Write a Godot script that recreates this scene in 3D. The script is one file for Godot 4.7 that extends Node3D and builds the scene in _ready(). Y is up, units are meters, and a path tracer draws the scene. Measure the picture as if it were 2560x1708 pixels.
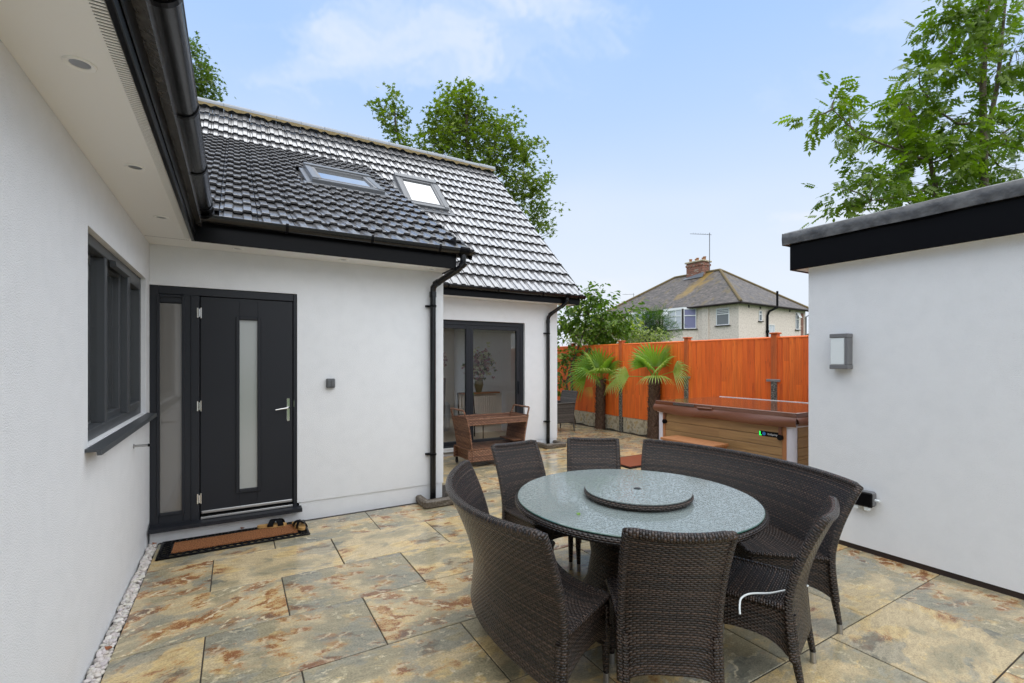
extends Node3D

var rng := RandomNumberGenerator.new()
var M := {}


# ---------------------------------------------------------------- mesh builder
# Faces are given counter-clockwise seen from outside; commit() writes them clockwise, as Godot wants.
class MB:
	var v := PackedVector3Array()
	var n := PackedVector3Array()
	var t := PackedVector2Array()

	func tri(a: Vector3, b: Vector3, c: Vector3, ua := Vector2.ZERO, ub := Vector2.ZERO, uc := Vector2.ZERO) -> void:
		var nn := (b - a).cross(c - a).normalized()
		v.append_array([a, c, b])
		n.append_array([nn, nn, nn])
		t.append_array([ua, uc, ub])

	func tris(a: Vector3, b: Vector3, c: Vector3, na: Vector3, nb: Vector3, nc: Vector3, ua: Vector2, ub: Vector2, uc: Vector2) -> void:
		v.append_array([a, c, b])
		n.append_array([na, nc, nb])
		t.append_array([ua, uc, ub])

	func quad(a: Vector3, b: Vector3, c: Vector3, d: Vector3) -> void:
		var w := a.distance_to(b)
		var h := a.distance_to(d)
		tri(a, b, c, Vector2(0, 0), Vector2(w, 0), Vector2(w, h))
		tri(a, c, d, Vector2(0, 0), Vector2(w, h), Vector2(0, h))

	func quad_out(a: Vector3, b: Vector3, c: Vector3, d: Vector3, mid: Vector3) -> void:
		if (b - a).cross(c - a).dot((a + b + c + d) * 0.25 - mid) >= 0.0:
			quad(a, b, c, d)
		else:
			quad(a, d, c, b)

	func box(p: Vector3, q: Vector3) -> void:
		var lo := p.min(q)
		var hi := p.max(q)
		var m := (lo + hi) * 0.5
		var c := []
		for i in 8:
			c.append(Vector3(hi.x if i & 1 else lo.x, hi.y if i & 2 else lo.y, hi.z if i & 4 else lo.z))
		for f in [[0, 1, 3, 2], [4, 5, 7, 6], [0, 1, 5, 4], [2, 3, 7, 6], [0, 2, 6, 4], [1, 3, 7, 5]]:
			quad_out(c[f[0]], c[f[1]], c[f[2]], c[f[3]], m)

	# box with chamfered edges
	func bbox(p: Vector3, q: Vector3, r := 0.004) -> void:
		var m := (p + q) * 0.5
		var h := (q - p).abs() * 0.5
		r = minf(r, minf(h.x, minf(h.y, h.z)) * 0.9)
		var P := func(s: Vector3, a: int) -> Vector3:
			var e := h - Vector3(r, r, r)
			e[a] = h[a]
			return m + s * e
		for a in 3:
			var b := (a + 1) % 3
			var c := (a + 2) % 3
			for sa in [-1.0, 1.0]:
				var k := []
				for w in [[-1.0, -1.0], [1.0, -1.0], [1.0, 1.0], [-1.0, 1.0]]:
					var s := Vector3.ZERO
					s[a] = sa
					s[b] = w[0]
					s[c] = w[1]
					k.append(P.call(s, a))
				quad_out(k[0], k[1], k[2], k[3], m)
				for sb in [-1.0, 1.0]:
					var s1 := Vector3.ZERO
					s1[a] = sa
					s1[b] = sb
					s1[c] = -1.0
					var s2 := s1
					s2[c] = 1.0
					quad_out(P.call(s1, a), P.call(s2, a), P.call(s2, b), P.call(s1, b), m)
		for i in 8:
			var s := Vector3(1.0 if i & 1 else -1.0, 1.0 if i & 2 else -1.0, 1.0 if i & 4 else -1.0)
			var x: Vector3 = P.call(s, 0)
			var y: Vector3 = P.call(s, 1)
			var z: Vector3 = P.call(s, 2)
			if (y - x).cross(z - x).dot(s) > 0.0:
				tri(x, y, z)
			else:
				tri(x, z, y)

	# smooth surface over (u, w) in 0..1; f gives the point; UV in metres from size
	func grid(f: Callable, nu: int, nw: int, size: Vector2, flip := false, uv0 := Vector2.ZERO) -> void:
		var p := []
		for j in nw + 1:
			for i in nu + 1:
				p.append(f.call(float(i) / nu, float(j) / nw))
		var s := nu + 1
		var nn := []
		for j in nw + 1:
			for i in nu + 1:
				var du: Vector3 = p[j * s + mini(i + 1, nu)] - p[j * s + maxi(i - 1, 0)]
				var dw: Vector3 = p[mini(j + 1, nw) * s + i] - p[maxi(j - 1, 0) * s + i]
				var k := du.cross(dw).normalized()
				nn.append(-k if flip else k)
		for j in nw:
			for i in nu:
				var a := j * s + i
				var q := [a, a + 1, a + s + 1, a + s]
				if flip:
					q = [a, a + s, a + s + 1, a + 1]
				var u := []
				for k in q:
					u.append(uv0 + Vector2(float(k % s) / nu * size.x, float(k / s) / nw * size.y))
				tris(p[q[0]], p[q[1]], p[q[2]], nn[q[0]], nn[q[1]], nn[q[2]], u[0], u[1], u[2])
				tris(p[q[0]], p[q[2]], p[q[3]], nn[q[0]], nn[q[2]], nn[q[3]], u[0], u[2], u[3])

	# round bar along a path; r is a radius or a list of radii
	func tube(path: Array, r, seg := 10, caps := true) -> void:
		var up := Vector3.UP
		var rings := []
		var dirs := []
		var total := 0.0
		var lens := []
		for i in path.size():
			var d: Vector3 = (path[mini(i + 1, path.size() - 1)] - path[maxi(i - 1, 0)]).normalized()
			dirs.append(d)
			if i == 0:
				up = Vector3.UP if absf(d.y) < 0.9 else Vector3.RIGHT
			else:
				total += path[i].distance_to(path[i - 1])
			up = (up - d * up.dot(d)).normalized()
			lens.append(total)
			var side: Vector3 = d.cross(up)
			var rad: float = r[i] if r is Array else r
			var ring := []
			for k in seg + 1:
				var a := TAU * k / seg
				var o: Vector3 = up * cos(a) + side * sin(a)
				ring.append([path[i] + o * rad, o, Vector2(TAU * rad * k / seg, total)])
			rings.append(ring)
		for i in path.size() - 1:
			for k in seg:
				var a = rings[i][k]
				var b = rings[i][k + 1]
				var c = rings[i + 1][k + 1]
				var d = rings[i + 1][k]
				tris(a[0], b[0], c[0], a[1], b[1], c[1], a[2], b[2], c[2])
				tris(a[0], c[0], d[0], a[1], c[1], d[1], a[2], c[2], d[2])
		if caps:
			for k in seg:
				tri(path[0], rings[0][k + 1][0], rings[0][k][0])
				var e := path.size() - 1
				tri(path[e], rings[e][k][0], rings[e][k + 1][0])

	# profile of (radius, height), from bottom to top, turned round a vertical axis at c
	func lathe(c: Vector3, prof: Array, seg := 32) -> void:
		for i in prof.size() - 1:
			var p: Vector2 = prof[i]
			var q: Vector2 = prof[i + 1]
			var e := (q - p).normalized()
			for k in seg:
				var a := TAU * k / seg
				var b := TAU * (k + 1) / seg
				var da := Vector3(cos(a), 0, -sin(a))
				var db := Vector3(cos(b), 0, -sin(b))
				var na := da * e.y - Vector3.UP * e.x
				var nb := db * e.y - Vector3.UP * e.x
				var A := c + da * p.x + Vector3.UP * p.y
				var B := c + db * p.x + Vector3.UP * p.y
				var C := c + db * q.x + Vector3.UP * q.y
				var D := c + da * q.x + Vector3.UP * q.y
				var s := maxf(p.x, q.x)
				var ua := Vector2(a * s, p.y)
				var ub := Vector2(b * s, p.y)
				var uc := Vector2(b * s, p.y + p.distance_to(q))
				var ud := Vector2(a * s, p.y + p.distance_to(q))
				if p.x > 1e-5:
					tris(A, B, C, na, nb, nb, ua, ub, uc)
				if q.x > 1e-5:
					tris(A, C, D, na, nb, na, ua, uc, ud)

	# flat polygon (points in one plane) pushed along off
	func prism(poly: Array, off: Vector3) -> void:
		var nn := Vector3.ZERO
		for i in poly.size():
			nn += (poly[i] as Vector3).cross(poly[(i + 1) % poly.size()])
		if nn.dot(off) > 0.0:
			poly = poly.duplicate()
			poly.reverse()
			nn = -nn
		nn = nn.normalized()
		var ax: Vector3 = (poly[1] - poly[0]).normalized()
		var ay := nn.cross(ax)
		var flat := PackedVector2Array()
		for p in poly:
			flat.append(Vector2(ax.dot(p - poly[0]), ay.dot(p - poly[0])))
		var ix := Geometry2D.triangulate_polygon(flat)
		for i in range(0, ix.size(), 3):
			var a: Vector3 = poly[ix[i]]
			var b: Vector3 = poly[ix[i + 1]]
			var c: Vector3 = poly[ix[i + 2]]
			if (b - a).cross(c - a).dot(nn) < 0.0:
				var s := b
				b = c
				c = s
			tri(a, b, c, Vector2(ax.dot(a), ay.dot(a)), Vector2(ax.dot(b), ay.dot(b)), Vector2(ax.dot(c), ay.dot(c)))
			tri(a + off, c + off, b + off, Vector2(ax.dot(a), ay.dot(a)), Vector2(ax.dot(c), ay.dot(c)), Vector2(ax.dot(b), ay.dot(b)))
		for i in poly.size():
			var a: Vector3 = poly[i]
			var b: Vector3 = poly[(i + 1) % poly.size()]
			quad(b, a, a + off, b + off)

	func commit(x := Transform3D.IDENTITY) -> ArrayMesh:
		var m := ArrayMesh.new()
		if v.is_empty():
			return m
		if x != Transform3D.IDENTITY:
			for i in v.size():
				v[i] = x * v[i]
				n[i] = x.basis * n[i]
		var a := []
		a.resize(Mesh.ARRAY_MAX)
		a[Mesh.ARRAY_VERTEX] = v
		a[Mesh.ARRAY_NORMAL] = n
		a[Mesh.ARRAY_TEX_UV] = t
		m.add_surface_from_arrays(Mesh.PRIMITIVE_TRIANGLES, a)
		return m


# ---------------------------------------------------------------- scene helpers
func V(x: float, y: float, z: float) -> Vector3:
	return Vector3(x, y, z)


func numbered(called: String) -> String:
	if not has_node(called):
		return called
	var k := 1
	while has_node("%s_%03d" % [called, k]):
		k += 1
	return "%s_%03d" % [called, k]


func tag(o: Node, label: String, category: String, group := "") -> void:
	o.set_meta("label", label)
	o.set_meta("category", category)
	if group:
		o.set_meta("group", group)


func thing(called: String, label: String, category: String, at := Vector3.ZERO, group := "") -> Node3D:
	var o := Node3D.new()
	o.name = numbered(called)
	o.position = at
	add_child(o)
	tag(o, label, category, group)
	return o


func place_of(o: Node) -> Transform3D:
	var x := Transform3D.IDENTITY
	while o is Node3D and o != self:
		x = (o as Node3D).transform * x
		o = o.get_parent()
	return x


# one named mesh under parent; the builder's points are in world space
func part(called: String, mb: MB, m: Material, parent: Node) -> MeshInstance3D:
	var o := MeshInstance3D.new()
	o.name = called if parent != self else numbered(called)
	o.mesh = mb.commit(place_of(parent).affine_inverse() if parent != self else Transform3D.IDENTITY)
	o.material_override = m
	parent.add_child(o, true)
	return o


func part_box(called: String, a: Vector3, b: Vector3, m: Material, parent: Node, r := 0.0) -> MeshInstance3D:
	var mb := MB.new()
	if r > 0.0:
		mb.bbox(a, b, r)
	else:
		mb.box(a, b)
	return part(called, mb, m, parent)


func put(called: String, mesh: Mesh, m: Material, x: Transform3D, parent: Node) -> MeshInstance3D:
	var o := MeshInstance3D.new()
	o.name = called
	o.mesh = mesh
	o.material_override = m
	o.transform = place_of(parent).affine_inverse() * x
	parent.add_child(o, true)
	return o


func structure(called: String, mb: MB, m: Material) -> MeshInstance3D:
	var o := part(called, mb, m, self)
	o.set_meta("kind", "structure")
	return o


# ---------------------------------------------------------------- materials
func lin(r: float, g: float, b: float) -> Color:
	return Color(r, g, b).linear_to_srgb()


func mat(called: String, c: Array, rough: float, opt := {}) -> StandardMaterial3D:
	var m := StandardMaterial3D.new()
	m.resource_name = called
	m.albedo_color = lin(c[0], c[1], c[2])
	m.roughness = rough
	for k in opt:
		m.set(k, opt[k])
	M[called] = m
	return m


func noise(seed_: int, freq: float, oct := 4, kind := FastNoiseLite.TYPE_SIMPLEX_SMOOTH, fractal := FastNoiseLite.FRACTAL_FBM) -> FastNoiseLite:
	var f := FastNoiseLite.new()
	f.seed = seed_
	f.frequency = freq
	f.noise_type = kind
	f.fractal_type = fractal
	f.fractal_octaves = oct
	return f


func bump_tex(seed_: int, freq: float, oct: int, size := 256) -> ImageTexture:
	return ImageTexture.create_from_image(noise(seed_, freq, oct).get_seamless_image(size, size))


# a seamless noise turned into colours between stops (linear values)
func ramp_tex(seed_: int, freq: float, oct: int, stops: Array, size := 256, stretch := Vector2i(1, 1)) -> ImageTexture:
	var im := noise(seed_, freq, oct).get_seamless_image(size, size)
	var out := Image.create(size, size, false, Image.FORMAT_RGB8)
	for y in size:
		for x in size:
			var k: float = im.get_pixel((x * stretch.x) % size, (y * stretch.y) % size).r
			out.set_pixel(x, y, mix_stops(stops, k))
	return ImageTexture.create_from_image(out)


func mix_stops(stops: Array, k: float) -> Color:
	for i in stops.size() - 1:
		if k <= stops[i + 1][0] or i == stops.size() - 2:
			var f := clampf((k - stops[i][0]) / maxf(stops[i + 1][0] - stops[i][0], 1e-4), 0.0, 1.0)
			var a: Array = stops[i]
			var b: Array = stops[i + 1]
			return lin(lerpf(a[1], b[1], f), lerpf(a[2], b[2], f), lerpf(a[3], b[3], f))
	return Color.BLACK


func triplanar(m: StandardMaterial3D, scale: float, world := true) -> StandardMaterial3D:
	m.uv1_triplanar = true
	m.uv1_world_triplanar = world
	m.uv1_triplanar_sharpness = 8.0
	m.uv1_scale = Vector3(scale, scale, scale)
	return m


func relief(m: StandardMaterial3D, tex: Texture2D, cm: float) -> StandardMaterial3D:
	m.heightmap_enabled = true
	m.heightmap_texture = tex
	m.heightmap_scale = cm
	return m


func slab_image(seed_: int, kind: int) -> Image:
	var w := 512
	var h := 352
	var big := noise(seed_, 0.0055, 5)
	big.fractal_gain = 0.55
	big.domain_warp_enabled = true
	big.domain_warp_amplitude = 55.0
	big.domain_warp_frequency = 0.010
	var mid := noise(seed_ + 11, 0.014, 6)
	mid.fractal_gain = 0.6
	mid.domain_warp_enabled = true
	mid.domain_warp_amplitude = 30.0
	mid.domain_warp_frequency = 0.025
	var fine := noise(seed_ + 23, 0.13, 4)
	fine.fractal_gain = 0.65
	var bed := noise(seed_ + 29, 0.035, 5)
	bed.fractal_gain = 0.6
	bed.domain_warp_enabled = true
	bed.domain_warp_amplitude = 18.0
	bed.domain_warp_frequency = 0.02
	var vein := noise(seed_ + 37, 0.011, 3, FastNoiseLite.TYPE_SIMPLEX_SMOOTH, FastNoiseLite.FRACTAL_RIDGED)
	vein.domain_warp_enabled = true
	vein.domain_warp_amplitude = 22.0
	vein.domain_warp_frequency = 0.05
	var blue := noise(seed_ + 51, 0.0075, 5)
	blue.fractal_gain = 0.55
	blue.domain_warp_enabled = true
	blue.domain_warp_amplitude = 40.0
	blue.domain_warp_frequency = 0.018
	# share of grey, ochre, rust, vein for each look
	var look: Array = [[0.0, 0.0, -0.12, 0.1], [-0.10, 0.08, 0.12, 0.9], [0.18, -0.1, -0.18, 0.35], [-0.35, 0.02, -0.14, 0.1], [0.0, 0.06, 0.08, 0.8], [-0.10, 0.16, -0.06, 0.2], [0.2, -0.05, 0.02, 0.5], [-0.25, 0.2, -0.02, 0.15], [-0.3, -0.1, -0.08, 0.3], [0.05, 0.1, 0.16, 1.0], [-0.15, 0.12, -0.16, 0.1], [0.10, 0.0, -0.05, 0.6]][kind % 12]
	var ang := rng.randf_range(-0.5, 0.5)
	var ca := cos(ang)
	var sa := sin(ang)
	var im := Image.create(w, h, false, Image.FORMAT_RGB8)
	for y in h:
		for x in w:
			var p := (x * ca + y * sa) * 0.85
			var q := (-x * sa + y * ca) * 1.2
			var f := fine.get_noise_2d(p, q)
			var b := big.get_noise_2d(p * 0.55, q * 0.55)
			var m := mid.get_noise_2d(p * 0.5, q * 0.6)
			var e := blue.get_noise_2d(p * 0.5 + 300.0, q * 0.55)
			var st := bed.get_noise_2d(p * 0.5, q * 1.0)
			var cream := Vector3(0.45, 0.355, 0.215)
			var olive := Vector3(0.27, 0.235, 0.155)
			var c := cream.lerp(olive, smoothstep(-0.20, 0.26, b * 1.2 + look[0] + st * 0.26 + f * 0.10))
			c = c.lerp(Vector3(0.50, 0.365, 0.17), 0.7 * smoothstep(0.12, 0.24, m * 0.7 - b * 0.6 + look[1] + st * 0.08))
			c = c.lerp(Vector3(0.205, 0.205, 0.175), 0.6 * smoothstep(0.10, 0.24, e * 1.1 + look[0] * 0.3 + st * 0.16 + f * 0.06))
			# rust sits in a few places on a slab and breaks up into grains there
			var where: float = smoothstep(-0.05, 0.35, -b + e * 0.4 + look[2] * 2.0 + 0.12)
			var rust: float = m * 0.9 + st * 0.25 + look[2] * 0.6 + 0.10
			var grainy: float = smoothstep(-0.20, 0.16, f + rust * 0.9 - 0.14)
			c = c.lerp(Vector3(0.37, 0.165, 0.055), 0.75 * smoothstep(0.10, 0.28, rust) * grainy * where)
			c = c.lerp(Vector3(0.165, 0.062, 0.028), 0.85 * smoothstep(0.26, 0.42, rust + f * 0.35) * grainy * where)
			c = c.lerp(Vector3(0.075, 0.078, 0.07), 0.6 * smoothstep(0.20, 0.40, e + f * 0.45) * smoothstep(0.0, 0.2, m))
			var vv := vein.get_noise_2d(p * 0.9, q * 0.9)
			c = c.lerp(Vector3(0.62, 0.53, 0.37), minf(look[3] * 1.2, 1.0) * 0.8 * smoothstep(0.46, 0.78, vv + f * 0.16) * smoothstep(-0.1, 0.15, m))
			c *= Vector3(1.30, 1.29, 1.24) * (1.0 + f * 0.48 + 0.30 * st)
			c = c.clamp(Vector3(0.02, 0.02, 0.015), Vector3(0.75, 0.7, 0.6))
			im.set_pixel(x, y, Color(c.x, c.y, c.z).linear_to_srgb())
	return im


# woven strands: 16 bumps by 32 rows, 0.48 m by 0.37 m
func wicker_images(seed_: int, dark: Vector3, light: Vector3) -> Array:
	var r := RandomNumberGenerator.new()
	r.seed = seed_
	var n := 512
	var col := Image.create(n, n, false, Image.FORMAT_RGB8)
	var hgt := Image.create(n, n, false, Image.FORMAT_L8)
	var tone := noise(seed_ + 3, 0.012, 3)
	var rows := []
	for i in 32:
		rows.append([clampf(r.randfn(0.42, 0.26), 0.0, 1.0), r.randf() * 500.0])
	for y in n:
		var row := y / 16
		var ty := (y % 16 + 0.5) / 16.0
		for x in n:
			var sx := x + (16 if row % 2 else 0)
			var cell := (sx / 32) % 16
			var tx := (sx % 32 + 0.5) / 32.0
			# the strand rises over one warp and dives under the next
			var over := sin(PI * tx)
			var across := 1.0 - pow(absf(ty * 2.0 - 1.0), 3.0)
			var hh := clampf((0.12 + 0.88 * pow(over, 0.7)) * across, 0.0, 1.0)
			var k: float = rows[row][0] + 0.35 * tone.get_noise_2d(x * 0.7 + rows[row][1], row * 40.0) + 0.12 * sin(cell * 2.7 + row * 1.3)
			var c := dark.lerp(light, clampf(k, 0.0, 1.0))
			if across < 0.40:
				c *= 0.42
			elif over < 0.36:
				c *= 0.42
			else:
				c *= 0.8 + 0.35 * over
			hgt.set_pixel(x, y, Color(hh, hh, hh))
			col.set_pixel(x, y, Color(c.x, c.y, c.z).linear_to_srgb())
	return [ImageTexture.create_from_image(col), ImageTexture.create_from_image(hgt)]


func wicker(called: String, seed_: int, dark: Vector3, light: Vector3, rough := 0.36) -> StandardMaterial3D:
	var im := wicker_images(seed_, dark, light)
	var m := mat(called, [1, 1, 1], rough, {"albedo_texture": im[0], "uv1_scale": Vector3(1 / 0.48, 1 / 0.368, 1)})
	return relief(m, im[1], 0.7)


func wood_image(seed_: int, base: Vector3, dark: Vector3, knots: int, w := 128, h := 512, knot_dark := 0.7) -> Image:
	var r := RandomNumberGenerator.new()
	r.seed = seed_
	var g := noise(seed_, 0.02, 4)
	var big := noise(seed_ + 5, 0.006, 2)
	var spots := []
	for i in knots:
		spots.append([r.randf() * w, r.randf() * h, r.randf_range(2.0, 6.0)])
	var im := Image.create(w, h, false, Image.FORMAT_RGB8)
	for y in h:
		for x in w:
			var bend := 14.0 * big.get_noise_2d(x, y)
			var k := 0.5 + 0.5 * g.get_noise_2d((x + bend) * 5.0, y * 0.18) + 0.35 * big.get_noise_2d(x * 2.0, y * 0.7)
			for s in spots:
				var d: float = Vector2((x - s[0]) * 1.0, (y - s[1]) * 0.45).length() / s[2]
				if d < 2.2:
					k = lerpf(k, knot_dark + 0.5, exp(-d * d))
			var c := base.lerp(dark, clampf(k - 0.25, 0.0, 1.0))
			im.set_pixel(x, y, Color(c.x, c.y, c.z).linear_to_srgb())
	return im


func make_materials() -> void:
	# rendered walls
	var grain := bump_tex(3, 0.28, 2, 512)
	var wall := mat("render_wall", [1, 1, 1], 0.9, {"albedo_texture": ramp_tex(5, 0.010, 4, [[0.2, 0.752, 0.760, 0.768], [0.5, 0.765, 0.772, 0.78], [0.8, 0.775, 0.782, 0.79]], 512)})
	triplanar(relief(wall, grain, 0.28), 1.0)
	var soffit := mat("soffit_white", [0.86, 0.85, 0.82], 0.5)
	relief(triplanar(soffit, 1.3), bump_tex(8, 0.02, 2), 0.05)
	# plastics and metals
	mat("black_plastic", [0.004, 0.004, 0.005], 0.28, {"metallic_specular": 0.25})
	relief(triplanar(mat("wet_plastic", [0.006, 0.006, 0.007], 0.16, {"metallic_specular": 0.5}), 9.0), bump_tex(81, 0.06, 3), 0.05)
	mat("gap_black", [0.006, 0.006, 0.006], 0.9)
	mat("anthracite", [0.017, 0.019, 0.024], 0.42, {"metallic_specular": 0.4})
	relief(triplanar(mat("door_skin", [0.015, 0.0165, 0.021], 0.5, {"metallic_specular": 0.4}), 7.0), bump_tex(91, 0.08, 3), 0.03)
	mat("window_frame", [0.055, 0.060, 0.066], 0.4)
	mat("chrome", [0.72, 0.71, 0.69], 0.12, {"metallic": 1.0})
	mat("dull_steel", [0.42, 0.42, 0.42], 0.38, {"metallic": 1.0})
	mat("lamp_grey", [0.16, 0.16, 0.165], 0.5)
	mat("frosted_white", [0.74, 0.78, 0.78], 0.35)
	mat("glass", [0.02, 0.022, 0.022], 0.02, {"transparency": BaseMaterial3D.TRANSPARENCY_ALPHA})
	M.glass.albedo_color.a = 0.06
	M.glass.metallic_specular = 0.7
	mat("frosted_glass", [0.36, 0.375, 0.355], 0.12, {"metallic_specular": 0.7})
	relief(triplanar(M.frosted_glass, 12.0), bump_tex(17, 0.03, 2), 0.02)
	mat("privacy_glass", [0.175, 0.165, 0.15], 0.03, {"metallic_specular": 1.0})
	mat("coated_glass", [0.62, 0.63, 0.64], 0.02, {"metallic": 0.9})
	mat("room_wall", [0.76, 0.70, 0.61], 0.8)
	mat("room_floor", [0.52, 0.42, 0.30], 0.3)
	mat("curtain", [0.05, 0.055, 0.065], 0.85)
	mat("net_curtain", [0.60, 0.62, 0.66], 0.9)
	# roofs
	var tile := mat("roof_tile_wet", [1, 1, 1], 0.24, {"metallic": 0.2, "metallic_specular": 1.0, "clearcoat_enabled": true, "clearcoat": 1.0, "clearcoat_roughness": 0.2, "albedo_texture": ramp_tex(21, 0.03, 4, [[0.2, 0.17, 0.164, 0.166], [0.6, 0.225, 0.218, 0.22], [0.85, 0.30, 0.29, 0.29]])})
	triplanar(relief(tile, bump_tex(22, 0.05, 4), 0.07), 2.5)
	mat("ridge_tile", [0.26, 0.275, 0.30], 0.3)
	var moss := mat("moss_mortar", [1, 1, 1], 0.95, {"albedo_texture": ramp_tex(23, 0.05, 4, [[0.25, 0.17, 0.13, 0.065], [0.5, 0.27, 0.19, 0.07], [0.75, 0.13, 0.11, 0.07]])})
	triplanar(relief(moss, bump_tex(24, 0.08, 4), 1.0), 3.0)
	var felt := mat("roof_felt", [1, 1, 1], 0.45, {"albedo_texture": ramp_tex(25, 0.02, 5, [[0.2, 0.05, 0.05, 0.052], [0.5, 0.078, 0.078, 0.079], [0.8, 0.12, 0.12, 0.12]])})
	triplanar(relief(felt, bump_tex(26, 0.05, 4), 0.35), 1.2)
	mat("lead", [0.13, 0.135, 0.145], 0.35)
	# ground
	for i in 12:
		var m := mat("slab_%d" % i, [1, 1, 1], 0.17, {"albedo_texture": ImageTexture.create_from_image(slab_image(100 + i * 77, i)), "metallic_specular": 0.55})
		m.texture_repeat = false
		relief(m, m.albedo_texture, 0.18)
		var o: StandardMaterial3D = m.duplicate()
		o.albedo_color = lin(0.90, 0.91, 0.93)
		M["slab_%d" % (i + 12)] = o
	var grout := mat("grout", [0.035, 0.028, 0.022], 0.8)
	grout.texture_repeat = true
	triplanar(relief(mat("earth", [1, 1, 1], 0.9, {"albedo_texture": ramp_tex(31, 0.04, 4, [[0.2, 0.022, 0.016, 0.011], [0.6, 0.045, 0.033, 0.022], [0.8, 0.04, 0.05, 0.02]])}), bump_tex(32, 0.06, 4), 2.0), 1.5)
	triplanar(mat("lawn", [1, 1, 1], 0.95, {"albedo_texture": ramp_tex(33, 0.04, 4, [[0.2, 0.04, 0.07, 0.02], [0.8, 0.08, 0.12, 0.035]])}), 0.4)
	mat("pebble", [0.66, 0.63, 0.60], 0.5, {"vertex_color_use_as_albedo": true})
	var conc := mat("concrete", [1, 1, 1], 0.75, {"albedo_texture": ramp_tex(41, 0.02, 5, [[0.15, 0.32, 0.26, 0.17], [0.45, 0.52, 0.45, 0.32], [0.62, 0.58, 0.51, 0.37], [0.85, 0.46, 0.33, 0.16]])})
	triplanar(relief(conc, bump_tex(42, 0.07, 4), 0.25), 1.2)
	var post := mat("concrete_post", [1, 1, 1], 0.8, {"albedo_texture": ramp_tex(43, 0.05, 5, [[0.3, 0.045, 0.042, 0.034], [0.5, 0.12, 0.11, 0.09], [0.72, 0.27, 0.255, 0.21]])})
	triplanar(relief(post, bump_tex(44, 0.08, 4), 0.4), 2.0)
	var gul := mat("gully_concrete", [1, 1, 1], 0.5, {"albedo_texture": ramp_tex(45, 0.03, 5, [[0.25, 0.075, 0.058, 0.042], [0.6, 0.125, 0.10, 0.075], [0.8, 0.22, 0.19, 0.15]])})
	triplanar(relief(gul, bump_tex(46, 0.08, 4), 0.3), 3.0)
	# timber
	for i in 4:
		var m := mat("fence_board_%d" % i, [1, 1, 1], 0.5, {"albedo_texture": ImageTexture.create_from_image(wood_image(200 + i * 13, [Vector3(0.93, 0.185, 0.016), Vector3(0.88, 0.16, 0.014), Vector3(0.95, 0.205, 0.020), Vector3(0.83, 0.145, 0.013)][i], Vector3(0.48, 0.08, 0.008), [5, 9, 4, 14][i]))})
		m.uv1_scale = Vector3(6, 0.5, 1)
	mat("fence_post", [1, 1, 1], 0.55, {"albedo_texture": ImageTexture.create_from_image(wood_image(260, Vector3(0.62, 0.13, 0.02), Vector3(0.24, 0.05, 0.014), 4)), "uv1_scale": Vector3(5, 0.6, 1)})
	var tub := mat("tub_panel", [1, 1, 1], 0.42, {"albedo_texture": ImageTexture.create_from_image(wood_image(270, Vector3(0.38, 0.225, 0.095), Vector3(0.19, 0.105, 0.045), 0, 256, 512))})
	tub.uv1_scale = Vector3(3.0, 0.5, 1)
	mat("tub_step", [0.40, 0.165, 0.062], 0.45)
	mat("tub_white", [0.66, 0.64, 0.69], 0.35)
	mat("tub_lid", [0.155, 0.055, 0.026], 0.10, {"metallic_specular": 0.65})
	relief(triplanar(mat("tub_skirt", [0.17, 0.062, 0.030], 0.32), 4.0), bump_tex(47, 0.05, 4), 0.15)
	# furniture
	wicker("wicker_dark", 7, Vector3(0.010, 0.0075, 0.007), Vector3(0.066, 0.041, 0.029), 0.22)
	wicker("wicker_brown", 9, Vector3(0.15, 0.060, 0.032), Vector3(0.46, 0.235, 0.13), 0.42)
	M.wicker_brown.uv1_scale = Vector3(1.25, 1.6, 1)
	M.wicker_brown.heightmap_scale = 1.2
	wicker("wicker_grey", 12, Vector3(0.06, 0.05, 0.045), Vector3(0.17, 0.15, 0.13), 0.5)
	var wet := noise(71, 0.026, 3)
	wet.domain_warp_enabled = true
	wet.domain_warp_amplitude = 30.0
	var drops := wet.get_seamless_image(512, 512)
	for y in 512:
		for x in 512:
			var k := smoothstep(0.44, 0.56, drops.get_pixel(x, y).r)
			drops.set_pixel(x, y, Color(k, k, k))
	var top := mat("table_glass", [0.21, 0.25, 0.242], 0.05, {"metallic_specular": 1.0})
	triplanar(relief(top, ImageTexture.create_from_image(drops), 0.24), 3.0)
	mat("glass_edge", [0.05, 0.12, 0.10], 0.1, {"metallic_specular": 0.8})
	# plants
	var leafy := {"vertex_color_use_as_albedo": true, "backlight_enabled": true, "metallic_specular": 0.5}
	mat("leaf", [1, 1, 1], 0.42, leafy)
	M.leaf.backlight = Color(0.85, 0.95, 0.35)
	triplanar(relief(mat("bark", [1, 1, 1], 0.9, {"albedo_texture": ramp_tex(51, 0.05, 4, [[0.2, 0.07, 0.055, 0.04], [0.7, 0.17, 0.13, 0.09]])}), bump_tex(52, 0.07, 4), 0.8), 2.0)
	triplanar(relief(mat("palm_bark", [1, 1, 1], 0.95, {"albedo_texture": ramp_tex(53, 0.07, 4, [[0.2, 0.05, 0.028, 0.018], [0.6, 0.12, 0.068, 0.042], [0.8, 0.22, 0.14, 0.09]])}), bump_tex(54, 0.09, 4), 1.5), 3.0)
	triplanar(relief(mat("palm_fibre", [1, 1, 1], 0.95, {"albedo_texture": ramp_tex(57, 0.05, 4, [[0.2, 0.07, 0.038, 0.025], [0.55, 0.16, 0.095, 0.062], [0.8, 0.30, 0.21, 0.15]])}), bump_tex(54, 0.09, 4), 0.8), 5.0)
	mat("palm_leaf", [0.135, 0.26, 0.03], 0.35, {"backlight_enabled": true})
	M.palm_leaf.backlight = Color(0.6, 0.75, 0.2)
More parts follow.
